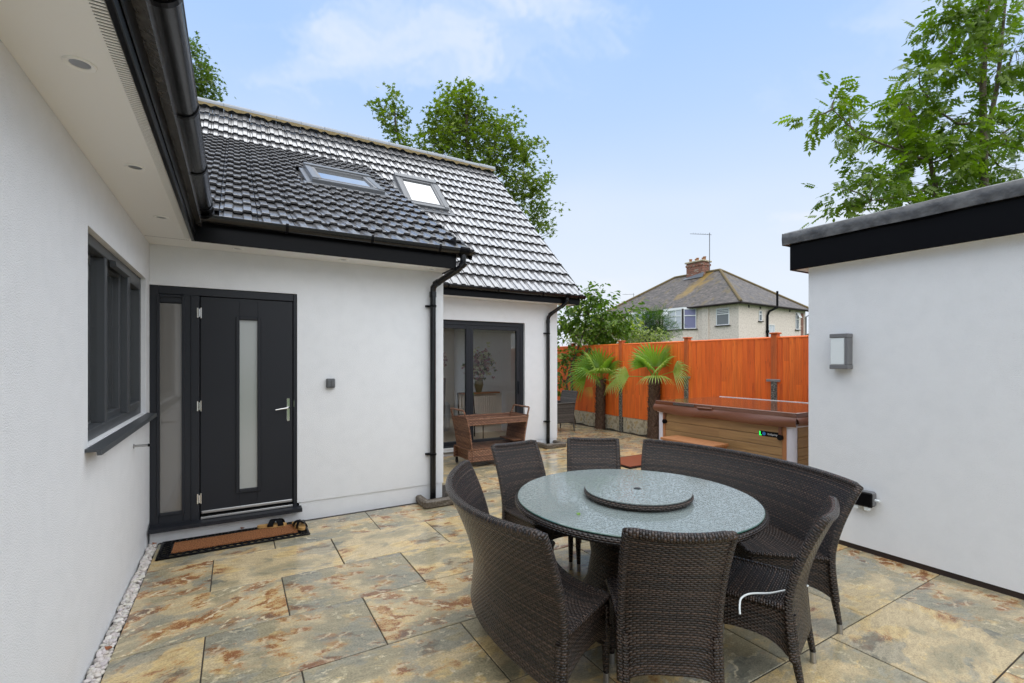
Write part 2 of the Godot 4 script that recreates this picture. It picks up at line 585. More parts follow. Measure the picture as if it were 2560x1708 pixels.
	mat("palm_leaf_pale", [0.27, 0.38, 0.085], 0.35, {"backlight_enabled": true})
	M.palm_leaf_pale.backlight = Color(0.7, 0.8, 0.3)
	mat("palm_leaf_dead", [0.50, 0.24, 0.035], 0.6)
	# neighbour
	triplanar(relief(mat("pebbledash", [1, 1, 1], 0.95, {"albedo_texture": ramp_tex(61, 0.03, 5, [[0.15, 0.64, 0.54, 0.46], [0.5, 0.76, 0.66, 0.57], [0.85, 0.80, 0.70, 0.61]])}), bump_tex(62, 0.16, 3), 0.5), 0.8)
	mat("white_paint", [0.78, 0.78, 0.77], 0.4)
	mat("dark_brown", [0.03, 0.018, 0.015], 0.6)
	mat("far_glass", [0.12, 0.135, 0.14], 0.05, {"metallic_specular": 0.8})
	mat("blue_curtain", [0.22, 0.22, 0.36], 0.8)


# ---------------------------------------------------------------- build
func _ready() -> void:
	rng.seed = 20240611
	camera_and_light()
	make_materials()
	ground_and_patio()
	house()
	garage()
	fence()
	neighbours()
	trees()
	palms()
	table_and_seats()
	tub()
	small_things()


func camera_and_light() -> void:
	var cam := Camera3D.new()
	cam.name = "camera"
	cam.position = V(0, 1.58, 0)
	cam.rotation_degrees = V(0, -30.4, 0)
	cam.projection = Camera3D.PROJECTION_FRUSTUM
	cam.near = 0.05
	cam.far = 600.0
	cam.size = 2.0 * 0.05 * 854.0 / 1180.0
	cam.frustum_offset = Vector2(0, 0.05 * 49.0 / 1180.0)
	add_child(cam)
	cam.current = true
	var sky := PanoramaSkyMaterial.new()
	sky.panorama = sky_texture()
	var env := Environment.new()
	env.background_mode = Environment.BG_SKY
	env.sky = Sky.new()
	env.sky.sky_material = sky
	env.tonemap_mode = Environment.TONE_MAPPER_LINEAR
	env.tonemap_exposure = 2.5
	env.sdfgi_enabled = true
	env.ssao_enabled = true
	env.ssil_enabled = true
	var we := WorldEnvironment.new()
	we.name = "environment"
	we.environment = env
	add_child(we)
	var sun := DirectionalLight3D.new()
	sun.name = "sun"
	sun.light_energy = 0.5
	sun.light_color = Color(1.0, 0.98, 0.935)
	sun.light_angular_distance = 115.0
	sun.shadow_enabled = true
	sun.rotation_degrees = V(-72, 16, 0)
	add_child(sun)


func sky_texture() -> ImageTexture:
	var w := 1536
	var h := 768
	var im := Image.create(w, h, false, Image.FORMAT_RGBF)
	var wisp := noise(14, 0.9, 5)
	wisp.domain_warp_enabled = true
	wisp.domain_warp_amplitude = 0.6
	wisp.domain_warp_frequency = 0.7
	var veil := noise(9, 0.5, 4)
	# colours by elevation, as displayed
	var stops := [[0.0, 0.92, 0.945, 0.98], [0.14, 0.895, 0.935, 0.985], [0.3, 0.835, 0.90, 0.99], [0.45, 0.73, 0.84, 0.995], [0.6, 0.655, 0.795, 0.995], [0.75, 0.69, 0.815, 0.985], [1.01, 0.77, 0.855, 0.975]]
	for y in h:
		var el := (0.5 - (y + 0.5) / h) * PI
		var s := maxf(sin(el), 0.0)
		var c := Vector3(0.885, 0.925, 0.975)
		for i in stops.size() - 1:
			if s >= stops[i][0] and s <= stops[i + 1][0]:
				var f: float = (s - stops[i][0]) / (stops[i + 1][0] - stops[i][0])
				c = Vector3(stops[i][1], stops[i][2], stops[i][3]).lerp(Vector3(stops[i + 1][1], stops[i + 1][2], stops[i + 1][3]), f)
		for x in w:
			var az := TAU * (x + 0.5) / w
			var k := 0.0
			if el > 0.0:
				# clouds on a flat layer overhead
				var d := 1.0 / (s + 0.22)
				var px := cos(el) * cos(az) * d
				var pz := cos(el) * sin(az) * d
				k = 0.65 * smoothstep(0.10, 0.60, wisp.get_noise_2d(px * 1.3 + pz * 0.4, pz * 0.75 - px * 0.2)) + 0.25 * smoothstep(-0.2, 0.5, veil.get_noise_2d(px, pz))
			var q := c.lerp(Vector3(0.92, 0.945, 0.985), k)
			var o := Color(q.x, q.y, q.z).srgb_to_linear() * (1.0 / 2.4)
			im.set_pixel(x, y, o)
	return ImageTexture.create_from_image(im)


# ---------------------------------------------------------------- ground
func ground_and_patio() -> void:
	var g := MB.new()
	g.box(V(-150, -0.5, -200), V(200, -0.06, 80))
	structure("ground", g, M.lawn)
	var patio := Node3D.new()
	patio.name = "patio"
	patio.set_meta("kind", "structure")
	add_child(patio)
	part_box("bedding", V(-0.575, -0.055, 2.6), V(7.36, -0.006, -13.0), M.grout, patio)
	var cut := {}
	var z0 := -4.44 - 0.606 * 14
	var row := 0
	while z0 < 2.3:
		var z1 := z0 + 0.606
		# the row that ends at -4.44 has joints at 0.293 + k * 0.883
		var odd := posmod(roundi((z1 + 4.44) / 0.606), 2) == 0
		var x0 := (0.293 if odd else -0.148) - 0.883 * 2
		while x0 < 7.36:
			var a := Vector2(maxf(x0, -0.575), z0)
			var b := Vector2(minf(x0 + 0.883, 7.36), z1)
			if a.x < 2.07 and b.y <= -5.09:
				a.x = 2.075
			elif a.x < 2.07 and a.y < -5.09:
				a.y = -5.09
			if a.x < 5.30 and b.y <= -7.32:
				a.x = 5.305
			elif a.x < 5.30 and a.y < -7.32:
				a.y = -7.32
			if b.y > -2.0 and b.x > 4.5:
				b.x = 4.50
			if b.x - a.x > 0.05 and b.y - a.y > 0.05:
				slab(patio, a, b, V(x0, 0, z0), cut)
			x0 += 0.883
		z0 = z1
		row += 1
	var soil := MB.new()
	soil.grid(func(u: float, w: float) -> Vector3: return V(lerpf(7.355, 7.64, u), -0.015 + 0.03 * sin(w * 90.0) * sin(u * 9.0 + w * 31.0), lerpf(-13.0, -2.3, w)), 6, 160, Vector2(0.3, 10), true)
	structure("planting_strip", soil, M.earth)
	# white pebbles along the left wall
	var peb := SphereMesh.new()
	peb.radius = 0.5
	peb.height = 1.0
	peb.radial_segments = 10
	peb.rings = 6
	peb.material = M.pebble
	var mm := MultiMesh.new()
	mm.transform_format = MultiMesh.TRANSFORM_3D
	mm.use_colors = true
	mm.mesh = peb
	mm.instance_count = 2600
	for i in mm.instance_count:
		var z := rng.randf_range(-5.07, 1.2)
		var s := rng.randf_range(0.016, 0.034)
		var x := Basis.from_euler(V(rng.randf() * 0.7, rng.randf() * TAU, rng.randf() * 0.7)).scaled_local(V(s * rng.randf_range(1.0, 1.5), s * rng.randf_range(0.55, 0.8), s))
		mm.set_instance_transform(i, Transform3D(x, V(rng.randf_range(-0.632, -0.585), rng.randf_range(-0.02, 0.014), z)))
		var k := rng.randf_range(0.72, 1.1)
		mm.set_instance_color(i, Color(k, k * rng.randf_range(0.93, 1.0), k * rng.randf_range(0.88, 1.0)))
	var strip := MultiMeshInstance3D.new()
	strip.name = "pebble_strip"
	strip.multimesh = mm
	strip.set_meta("kind", "stuff")
	tag(strip, "narrow strip of small white pebbles along the left house wall", "pebbles")
	add_child(strip)
	var bed := MB.new()
	bed.box(V(-0.645, -0.055, -5.09), V(-0.576, -0.022, 2.6))
	structure("pebble_bed", bed, M.earth)


func slab(patio: Node3D, a: Vector2, b: Vector2, cell: Vector3, cut: Dictionary) -> void:
	var g := 0.0034
	var k := rng.randi() % 24
	var flip := rng.randi() % 4
	var whole := (b - a).distance_to(Vector2(0.883, 0.606)) < 0.002
	var key := flip if whole else -1
	var at := V(a.x, 0, a.y)
	var m: ArrayMesh
	if whole and cut.has(key):
		m = cut[key]
	else:
		var mb := MB.new()
		var w := b.x - a.x
		var d := b.y - a.y
		var e := 0.0025
		var uv := func(p: Vector3) -> Vector2:
			var u := (p.x + at.x - cell.x) / 0.883
			var s := (p.z + at.z - cell.z) / 0.606
			return Vector2(1.0 - u if flip & 1 else u, 1.0 - s if flip & 2 else s).clamp(Vector2(0.004, 0.004), Vector2(0.996, 0.996))
		var o := [V(g, -e, g), V(w - g, -e, g), V(w - g, -e, d - g), V(g, -e, d - g)]
		var t := [V(g + e, 0, g + e), V(w - g - e, 0, g + e), V(w - g - e, 0, d - g - e), V(g + e, 0, d - g - e)]
		var faces := [[t[0], t[3], t[2], t[1]]]
		for i in 4:
			var j := (i + 1) % 4
			faces.append([o[i], t[i], t[j], o[j]])
			faces.append([o[i] - V(0, 0.02, 0), o[i], o[j], o[j] - V(0, 0.02, 0)])
		for f in faces:
			mb.tri(f[0], f[1], f[2], uv.call(f[0]), uv.call(f[1]), uv.call(f[2]))
			mb.tri(f[0], f[2], f[3], uv.call(f[0]), uv.call(f[2]), uv.call(f[3]))
		m = mb.commit()
		if whole:
			cut[key] = m
	put("slab", m, M["slab_%d" % k], Transform3D(Basis.from_euler(V(rng.randfn(0, 0.0006), 0, rng.randfn(0, 0.0006))), at + V(0, rng.randfn(0, 0.0006), 0)), patio)


# ---------------------------------------------------------------- house
const WX := -0.64      # face of the left wall
const DZ := -5.095     # face of the door wall
const EX := 2.07       # end of the door wall
const MZ := -7.33      # face of the main wall
const RX := 5.30       # right end of the main wall
const SY := 2.595      # soffit


func frame_bars(a: Vector3, b: Vector3, w: float, axis: int) -> MB:
	# four bars round a rectangle; axis is the one across its plane (0: x, 2: z)
	var mb := MB.new()
	var h := 2 if axis == 0 else 0
	var lo := a.min(b)
	var hi := a.max(b)
	for s in 2:
		var p := lo
		var q := hi
		if s:
			p[h] = hi[h] - w
		else:
			q[h] = lo[h] + w
		mb.bbox(p, q, 0.004)
		p = lo
		q = hi
		p[h] += w - 0.001
		q[h] -= w - 0.001
		if s:
			p.y = hi.y - w
		else:
			q.y = lo.y + w
		mb.bbox(p, q, 0.004)
	return mb


func house() -> void:
	var h := thing("white_house", "white rendered L-shaped house with dark wet tiled roof and black gutters", "house", V(WX, 0, DZ))
	house_walls(h)
	house_eaves(h)
	house_roofs(h)
	front_door(h)
	side_window(h)
	patio_door(h)


func house_walls(h: Node3D) -> void:
	var w := MB.new()
	var B := WX - 0.3
	var wz0 := -4.92
	var wz1 := -3.13
	var wy0 := 1.15
	var wy1 := 2.265
	w.box(V(B, 0.18, wz1), V(WX, SY + 0.02, 3.2))
	w.box(V(B, 0.18, wz0), V(WX, wy0, wz1))
	w.box(V(B, wy1, wz0), V(WX, SY + 0.02, wz1))
	w.box(V(B, 0.18, DZ - 0.3), V(WX, SY + 0.02, wz0))
	part("left_wall", w, M.render_wall, h)
	part_box("plinth", V(B, -0.05, DZ - 0.3), V(WX - 0.010, 0.178, 3.2), M.render_wall, h)
	# door wall
	w = MB.new()
	w.box(V(WX + 0.001, 2.243, DZ - 0.3), V(0.529, SY + 0.02, DZ))
	w.box(V(0.529, 0.18, DZ - 0.3), V(EX, SY + 0.02, DZ))
	part("door_wall", w, M.render_wall, h)
	part_box("plinth", V(WX + 0.001, -0.05, DZ - 0.3), V(0.549, 0.105, DZ - 0.010), M.render_wall, h)
	part_box("plinth", V(0.549, -0.05, DZ - 0.3), V(EX - 0.010, 0.178, DZ - 0.010), M.render_wall, h)
	# wall at the end of the wing, up into the roof
	w = MB.new()
	w.prism([V(EX, 0.18, DZ - 0.3), V(EX, 2.93, DZ - 0.3), V(EX, 5.25, -9.5), V(EX, 3.1, MZ - 0.3), V(EX, 0.18, MZ - 0.3)], V(-0.3, 0, 0))
	part("end_wall", w, M.render_wall, h)
	part_box("plinth", V(EX - 0.31, -0.05, DZ - 0.3), V(EX - 0.010, 0.178, MZ), M.render_wall, h)
	# main wall with the patio door opening
	w = MB.new()
	w.box(V(EX - 0.3, 2.275, MZ - 0.3), V(4.575, 2.67, MZ))
	w.box(V(4.575, 0.12, MZ - 0.3), V(RX, 2.67, MZ))
	w.box(V(EX + 0.001, 0.12, MZ - 0.3), V(2.2, 2.275, MZ))
	part("main_wall", w, M.render_wall, h)
	part_box("plinth", V(EX, -0.05, MZ - 0.3), V(RX - 0.008, 0.118, MZ - 0.008), M.render_wall, h)
	w = MB.new()
	w.prism([V(RX, -0.05, MZ - 0.3), V(RX, 2.9, MZ - 0.3), V(RX, 6.2, -10.6), V(RX, 5.1, -11.7), V(RX, -0.05, -11.7)], V(-0.28, 0, 0))
	part("gable_wall", w, M.render_wall, h)
	# rooms
	w = MB.new()
	w.box(V(2.1, -0.05, -11.6), V(RX - 0.3, 0.075, MZ - 0.3))
	part("room_floor", w, M.room_floor, h)
	w = MB.new()
	w.box(V(1.9, 0.0, -11.7), V(2.6, 2.6, -11.6))
	w.box(V(4.6, 0.0, -11.7), V(RX - 0.28, 2.6, -11.6))
	w.box(V(2.6, 2.2, -11.7), V(4.6, 2.6, -11.6))
	w.box(V(1.9, 0.0, -11.6), V(2.06, 2.6, MZ - 0.3))
	part("room_wall", w, M.room_wall, h)
	part_box("room_ceiling", V(1.9, 2.5, -11.7), V(RX - 0.28, 2.6, MZ - 0.3), M.soffit_white, h)
	w = MB.new()
	w.box(V(-3.5, 0.0, -5.4), V(-3.4, 2.7, 0.2))
	w.box(V(-3.4, 0.0, 0.1), V(B, 2.7, 0.2))
	w.box(V(-3.4, 0.0, -5.5), V(B, 2.7, -5.4))
	w.box(V(-3.4, -0.05, -5.4), V(B, 0.05, 0.1))
	w.box(V(-3.4, 2.6, -5.4), V(B, 2.7, 0.1))
	part("kitchen_wall", w, M.room_wall, h)


func gutter(a: Vector3, b: Vector3, out: Vector3, r: float) -> MB:
	# half-round channel hanging from a..b, open at the top; out points away from the fascia
	var mb := MB.new()
	var ends := [a, b]
	var n := 14
	for side in 2:
		var rr := r if side == 0 else r - 0.004
		for i in n:
			var p := []
			var nn := []
			for k in 2:
				var an := PI * (i + k) / n
				nn.append(out * -cos(an) - Vector3.UP * sin(an))
				p.append(nn[k] * rr)
			var m: Vector3 = nn[0] + nn[1]
			var q := [a + p[0], b + p[0], b + p[1], a + p[1]]
			var f := -1.0 if side else 1.0
			var g: Vector3 = (q[1] - q[0]).cross(q[2] - q[0])
			if g.dot(m * f) > 0.0:
				mb.tris(q[0], q[1], q[2], nn[0] * f, nn[0] * f, nn[1] * f, Vector2.ZERO, Vector2.ZERO, Vector2.ZERO)
				mb.tris(q[0], q[2], q[3], nn[0] * f, nn[1] * f, nn[1] * f, Vector2.ZERO, Vector2.ZERO, Vector2.ZERO)
			else:
				mb.tris(q[0], q[2], q[1], nn[0] * f, nn[1] * f, nn[0] * f, Vector2.ZERO, Vector2.ZERO, Vector2.ZERO)
				mb.tris(q[0], q[3], q[2], nn[0] * f, nn[1] * f, nn[1] * f, Vector2.ZERO, Vector2.ZERO, Vector2.ZERO)
	# rolled lips and end caps
	mb.tube([a + out * (r - 0.002), b + out * (r - 0.002)], 0.005, 8)
	mb.tube([a - out * (r - 0.002), b - out * (r - 0.002)], 0.004, 8)
	for e in ends:
		for i in n:
			var a0 := PI * i / n
			var a1 := PI * (i + 1) / n
			mb.tri(e, e + (out * -cos(a0) - Vector3.UP * sin(a0)) * r, e + (out * -cos(a1) - Vector3.UP * sin(a1)) * r)
	return mb


func strap(c: Vector3, out: Vector3, along: Vector3, r: float, half: float) -> MB:
	var mb := MB.new()
	var n := 12
	for i in n:
		var a0 := PI * i / n * 1.08
		var a1 := PI * (i + 1) / n * 1.08
		var d0 := out * -cos(a0) - Vector3.UP * sin(a0)
		var d1 := out * -cos(a1) - Vector3.UP * sin(a1)
		var p := c + d0 * r
		var q := c + d1 * r
		mb.quad_out(p - along * half, p + along * half, q + along * half, q - along * half, c)
		for s in [-1.0, 1.0]:
			mb.quad_out(p + along * half * s, q + along * half * s, c + d1 * (r - 0.008) + along * half * s, c + d0 * (r - 0.008) + along * half * s, c)
	return mb


func downlight(p: Vector3, h: Node3D) -> void:
	var ring := MB.new()
	ring.lathe(p, [Vector2(0.028, 0.004), Vector2(0.030, -0.003), Vector2(0.042, -0.007), Vector2(0.0455, -0.004), Vector2(0.046, 0.002)], 28)
	var r := part("downlight", ring, M.soffit_white, h)
	var lens := MB.new()
	lens.lathe(p, [Vector2(0.0, -0.0005), Vector2(0.014, -0.001), Vector2(0.0285, -0.0008)], 20)
	# the lathe runs outwards, so turn it to face down
	part("lamp_lens", lens, M.dull_steel, r)


func house_eaves(h: Node3D) -> void:
	# soffits
	part_box("soffit", V(WX + 0.001, SY, -4.76), V(-0.316, SY + 0.015, 3.2), M.soffit_white, h)
	part_box("soffit", V(WX + 0.001, SY, DZ + 0.001), V(2.075, SY + 0.015, -4.7605), M.soffit_white, h)
	part_box("soffit", V(EX + 0.001, 2.65, MZ + 0.001), V(5.60, 2.665, -7.041), M.soffit_white, h)
	# vented strip along the left soffit: slats over a dark slot
	part_box("vent_slot", V(-0.356, SY - 0.0015, -4.72), V(-0.319, SY + 0.001, 3.0), M.gap_black, h)
	var sl := MB.new()
	var z := -4.72
	while z < 0.4:
		sl.box(V(-0.357, SY - 0.004, z), V(-0.318, SY - 0.001, z + 0.0085))
		z += 0.0165
	var grille := part("vent_grille", sl, M.soffit_white, h)
	grille.set_meta("kind", "stuff")
	sl = MB.new()
	var x := -0.63
	while x < -0.33:
		sl.box(V(x, SY - 0.0012, -4.79), V(x + 0.006, SY + 0.002, -4.783))
		x += 0.012
	var dots := part("vent_holes", sl, M.gap_black, h)
	dots.set_meta("kind", "stuff")
	for p in [V(-0.457, SY, -2.135), V(-0.452, SY, -3.13), V(-0.45, SY, -4.127), V(-0.457, SY, -1.14), V(0.019, SY, -4.925), V(0.934, SY, -4.925), V(1.861, SY, -4.925)]:
		downlight(p, h)
	# fascias
	var f := MB.new()
	f.bbox(V(-0.315, SY - 0.012, -4.758), V(-0.293, 2.84, 3.2), 0.003)
	f.bbox(V(-0.2935, 2.63, -4.758), V(-0.284, 2.82, 3.2), 0.004)
	part("fascia", f, M.black_plastic, h)
	f = MB.new()
	f.bbox(V(-0.316, SY - 0.012, -4.758), V(2.075, 2.79, -4.738), 0.003)
	f.bbox(V(2.055, SY - 0.012, DZ), V(2.077, 2.93, -4.7385), 0.003)
	part("fascia", f, M.black_plastic, h)
	f = MB.new()
	f.bbox(V(EX + 0.002, 2.638, -7.04), V(5.60, 2.79, -7.02), 0.003)
	f.bbox(V(5.58, 2.638, MZ - 0.02), V(5.602, 2.95, -7.0205), 0.003)
	part("fascia", f, M.black_plastic, h)
	# gutters
	var r := 0.058
	part("gutter", gutter(V(-0.222, 2.835, -4.655), V(-0.222, 2.835, 3.2), Vector3.RIGHT, 0.064), M.wet_plastic, h)
	part("gutter", gutter(V(-0.285, 2.785, -4.678), V(2.235, 2.785, -4.678), Vector3.BACK, r), M.wet_plastic, h)
	part("gutter", gutter(V(EX + 0.01, 2.795, -6.96), V(5.66, 2.795, -6.96), Vector3.BACK, r), M.wet_plastic, h)
	for q in [-4.45, -3.62, -2.80, -1.95, -1.1]:
		part("gutter_bracket", strap(V(-0.222, 2.835, q), Vector3.RIGHT, Vector3.BACK, 0.0695, 0.014), M.black_plastic, h)
	for q in [0.4, 1.15, 1.85]:
		part("gutter_bracket", strap(V(q, 2.785, -4.678), Vector3.BACK, Vector3.RIGHT, r + 0.004, 0.012), M.black_plastic, h)
	for q in [2.9, 3.8, 4.7, 5.5]:
		part("gutter_bracket", strap(V(q, 2.795, -6.96), Vector3.BACK, Vector3.RIGHT, r + 0.004, 0.012), M.black_plastic, h)
	# union and outlet on the wing gutter, stop ends
	part("gutter_outlet", strap(V(2.13, 2.785, -4.678), Vector3.BACK, Vector3.RIGHT, r + 0.008, 0.055), M.black_plastic, h)
	part("gutter_outlet", strap(V(5.25, 2.795, -6.96), Vector3.BACK, Vector3.RIGHT, r + 0.008, 0.05), M.black_plastic, h)
	part("gutter_corner", strap(V(-0.222, 2.82, -4.62), Vector3.RIGHT, Vector3.BACK, 0.072, 0.06), M.black_plastic, h)
	# downpipes
	pipe(h, [V(2.13, 2.73, -4.678), V(2.13, 2.63, -4.678), V(2.10, 2.585, -4.71), V(1.955, 2.455, -5.00), V(1.925, 2.41, -5.035), V(1.925, 2.33, -5.045), V(1.925, 0.02, -5.045)], [V(1.925, 2.20, -5.045), V(1.925, 0.53, -5.045)], V(0, 0, DZ))
	pipe(h, [V(5.25, 2.74, -6.96), V(5.25, 2.66, -6.96), V(5.22, 2.62, -7.0), V(5.09, 2.46, -7.24), V(5.055, 2.40, -7.27), V(5.055, 2.32, -7.28), V(5.055, 0.02, -7.28)], [V(5.055, 2.10, -7.28), V(5.055, 0.45, -7.28)], V(0, 0, MZ))


func pipe(h: Node3D, path: Array, clips: Array, wall: Vector3) -> void:
	var mb := MB.new()
	mb.tube(path, 0.034, 16)
	for k in [1, 3, 5]:
		var d: Vector3 = (path[k + 1] - path[k]).normalized() if k != 3 else (path[3] - path[2]).normalized()
		mb.tube([path[k] - d * 0.03, path[k] + d * 0.03], 0.039, 16)
	var p := part("downpipe", mb, M.wet_plastic, h)
	for c in clips:
		var k := MB.new()
		k.tube([c - V(0, 0.012, 0), c + V(0, 0.012, 0)], 0.040, 16)
		k.bbox(V(c.x - 0.075, c.y - 0.012, wall.z + 0.001), V(c.x + 0.03, c.y + 0.012, wall.z + 0.016), 0.003)
		k.tube([V(c.x - 0.065, c.y, wall.z + 0.012), V(c.x - 0.065, c.y, c.z)], 0.009, 8)
		k.tube([V(c.x - 0.065, c.y, c.z), V(c.x - 0.03, c.y, c.z)], 0.009, 8)
		part("pipe_clip", k, M.black_plastic, p)


func tile_mesh(w: float) -> ArrayMesh:
	var mb := MB.new()
	var prof := [Vector2(0.002, 0.0), Vector2(0.026, 0.0), Vector2(0.037, 0.018), Vector2(0.097, 0.018), Vector2(0.108, 0.0), Vector2(0.176, 0.0), Vector2(0.187, 0.018), Vector2(0.247, 0.018), Vector2(0.258, 0.0), Vector2(w - 0.008, 0.0), Vector2(w - 0.004, -0.008)]
	var l := 0.41
	var th := 0.032
	for i in prof.size() - 1:
		var p: Vector2 = prof[i]
		var q: Vector2 = prof[i + 1]
		var a := V(p.x, p.y + 0.046, 0)
		var b := V(q.x, q.y + 0.046, 0)
		var c := V(q.x, q.y, -l)
		var d := V(p.x, p.y, -l)
		# a rounded nose, then the front edge
		var e := V(0, -0.004, 0.004)
		mb.quad(a, b, c, d)
		mb.quad(a + e, b + e, b, a)
		mb.quad(a + V(0, -th, -0.022), b + V(0, -th, -0.022), b + e, a + e)
	for s in [0, prof.size() - 1]:
		var p: Vector2 = prof[s]
		mb.quad_out(V(p.x, p.y + 0.046, 0), V(p.x, p.y + 0.046 - th, 0), V(p.x, p.y - th, -l), V(p.x, p.y, -l), V(w / 2, 0, -l / 2))
	return mb.commit()


func roof_basis(slope: float) -> Basis:
	var a := atan(slope)
	return Basis(Vector3.RIGHT, V(0, cos(a), sin(a)), V(0, -sin(a), cos(a)))


func house_roofs(h: Node3D) -> void:
	var tile := tile_mesh(0.30)
	var half := tile_mesh(0.30)
	var pitch := 0.300
	var gauge := 0.339
	# main roof
	var mb := MB.new()
	mb.prism([V(-6.0, 2.785, -7.025), V(-6.0, 6.29, -10.6), V(-6.0, 6.19, -10.6), V(-6.0, 2.70, -7.045)], V(11.62, 0, 0))
	mb.prism([V(-6.0, 6.29, -10.6), V(-6.0, 4.85, -12.0), V(-6.0, 4.75, -12.0), V(-6.0, 6.19, -10.6)], V(11.62, 0, 0))
	var main := part("main_roof", mb, M.roof_tile_wet, h)
	var bm := roof_basis(0.986)
	var e0 := V(0, 2.775, -6.945)
	var rest := []
	var own := []
	for c in 15:
		var base := e0 - bm.z * (gauge * c)
		var x := 5.64 - pitch
		while x > -5.9:
			if x + 0.1 > 2.28 or base.z < -9.35:
				own.append([Transform3D(bm, base + V(x, 0, 0)), x > 1.0 or c > 12])
			x -= pitch
	for o in own:
		if o[1]:
			put("roof_tile", tile, M.roof_tile_wet, jitter(o[0]), main)
		else:
			rest.append(o[0])
	many("upper_roof_tiles", tile, M.roof_tile_wet, rest, main)
	part("verge_trim", verge(V(5.60, 2.765, -6.945), bm, 5.12), M.black_plastic, main)
	# ridge
	var seg := 0.45
	var x := 5.66
	while x > -3.5:
		var k := MB.new()
		var y := 6.40 + rng.randfn(0, 0.003)
		var cz := -10.56
		var n := 10
		for i in n:
			var a0 := lerpf(-0.35, PI + 0.35, float(i) / n)
			var a1 := lerpf(-0.35, PI + 0.35, float(i + 1) / n)
			var d0 := V(0, sin(a0), cos(a0))
			var d1 := V(0, sin(a1), cos(a1))
			var c := V(x - seg / 2, y, cz)
			var q := [V(x, y, cz) + d0 * 0.100, V(x - seg + 0.006, y, cz) + d0 * 0.100, V(x - seg + 0.006, y, cz) + d1 * 0.100, V(x, y, cz) + d1 * 0.100]
			k.quad_out(q[0], q[1], q[2], q[3], c)
			for xx in [x, x - seg + 0.006]:
				k.tri(V(xx, y, cz), V(xx, y, cz) + d0 * 0.100, V(xx, y, cz) + d1 * 0.100)
		part("ridge_tile", k, M.ridge_tile, main)
		x -= seg
	mb = MB.new()
	mb.grid(func(u: float, w: float) -> Vector3: return V(lerpf(-3.4, 5.63, u), lerpf(6.335, 6.40, w) + (1.0 - w) * (0.014 * sin(u * 240.0) + 0.012 * sin(u * 97.0) + 0.010 * sin(u * 411.0)), lerpf(-10.425, -10.46, w)), 420, 2, Vector2(9, 0.1))
	part("mossy_mortar", mb, M.moss_mortar, main)
	# wing roof, a lower pitch that runs up into the main roof
	mb = MB.new()
	mb.prism([V(-0.24, 2.742, -4.745), V(2.24, 2.742, -4.745), V(2.24, 5.445, -9.66), V(-5.155, 5.445, -9.66)], V(0, -0.035, 0))
	var wing := part("wing_roof", mb, M.roof_tile_wet, h)
	var bw := roof_basis(0.55)
	e0 = V(0, 2.745, -4.685)
	rest = []
	for c in 17:
		var base := e0 - bw.z * (gauge * c)
		x = 2.28 - pitch
		while x > -5.2:
			if x + 0.15 > -0.2 - (-4.7 - base.z) and base.z > -9.60:
				var t := Transform3D(bw, base + V(x, 0, 0))
				if x > -0.45 and not on_skylight(x, base.z):
					put("roof_tile", tile, M.roof_tile_wet, jitter(t), wing)
				elif not on_skylight(x, base.z):
					rest.append(t)
			x -= pitch
	many("valley_roof_tiles", half, M.roof_tile_wet, rest, wing)
	part("verge_trim", verge(V(2.225, 2.745, -4.69), bw, 5.4), M.black_plastic, wing)
	# left roof, behind its gutter
	mb = MB.new()
	mb.prism([V(-0.24, 2.80, 3.2), V(-0.24, 2.80, -4.70), V(-4.0, 4.87, -8.46), V(-4.0, 4.87, 3.2)], V(0, -0.1, 0))
	var left := part("left_roof", mb, M.roof_tile_wet, h)
	var la := atan(0.55)
	var bl := Basis(V(0, 0, -1), V(sin(la), cos(la), 0), V(cos(la), -sin(la), 0))
	rest = []
	for c in 13:
		var base := V(-0.215, 2.80, 0) - bl.z * (gauge * c)
		var z := 3.15
		while z > -8.6:
			if -4.7 - (z - 0.3) < -0.2 - base.x + 0.25:
				rest.append(Transform3D(bl, base + V(0, 0, z)))
			z -= pitch
	many("left_roof_tiles", tile, M.roof_tile_wet, rest, left)
	# roof windows
	skylight(h, Transform3D(bw, V(0.93, 2.745, -4.685) - bw.z * 2.55), Vector2(0.92, 1.02))
	skylight(h, Transform3D(bm, V(2.80, 2.775, -6.945) - bm.z * 2.47), Vector2(0.80, 1.05))


func on_skylight(x: float, z: float) -> bool:
	return x > 0.75 and x < 1.75 and z < -7.0 and z > -7.75


func jitter(t: Transform3D) -> Transform3D:
	return Transform3D(t.basis * Basis.from_euler(V(rng.randfn(0, 0.006), rng.randfn(0, 0.004), rng.randfn(0, 0.006))), t.origin + t.basis.y * rng.randfn(0, 0.0012))


func many(called: String, mesh: Mesh, m: Material, where: Array, parent: Node) -> void:
	if where.is_empty():
		return
	var mm := MultiMesh.new()
	mm.transform_format = MultiMesh.TRANSFORM_3D
	mm.mesh = mesh
	mm.instance_count = where.size()
	var inv := place_of(parent).affine_inverse()
	for i in where.size():
		mm.set_instance_transform(i, inv * where[i])
	var o := MultiMeshInstance3D.new()
	o.name = called
	o.multimesh = mm
	o.material_override = m
	o.set_meta("kind", "stuff")
	parent.add_child(o, true)


func verge(at: Vector3, b: Basis, length: float) -> MB:
	var mb := MB.new()
	mb.bbox(V(0, -0.06, 0), V(0.03, 0.045, -length), 0.004)
	var x := Transform3D(b, at)
	for i in mb.v.size():
		mb.v[i] = x * mb.v[i]
		mb.n[i] = b * mb.n[i]
	return mb


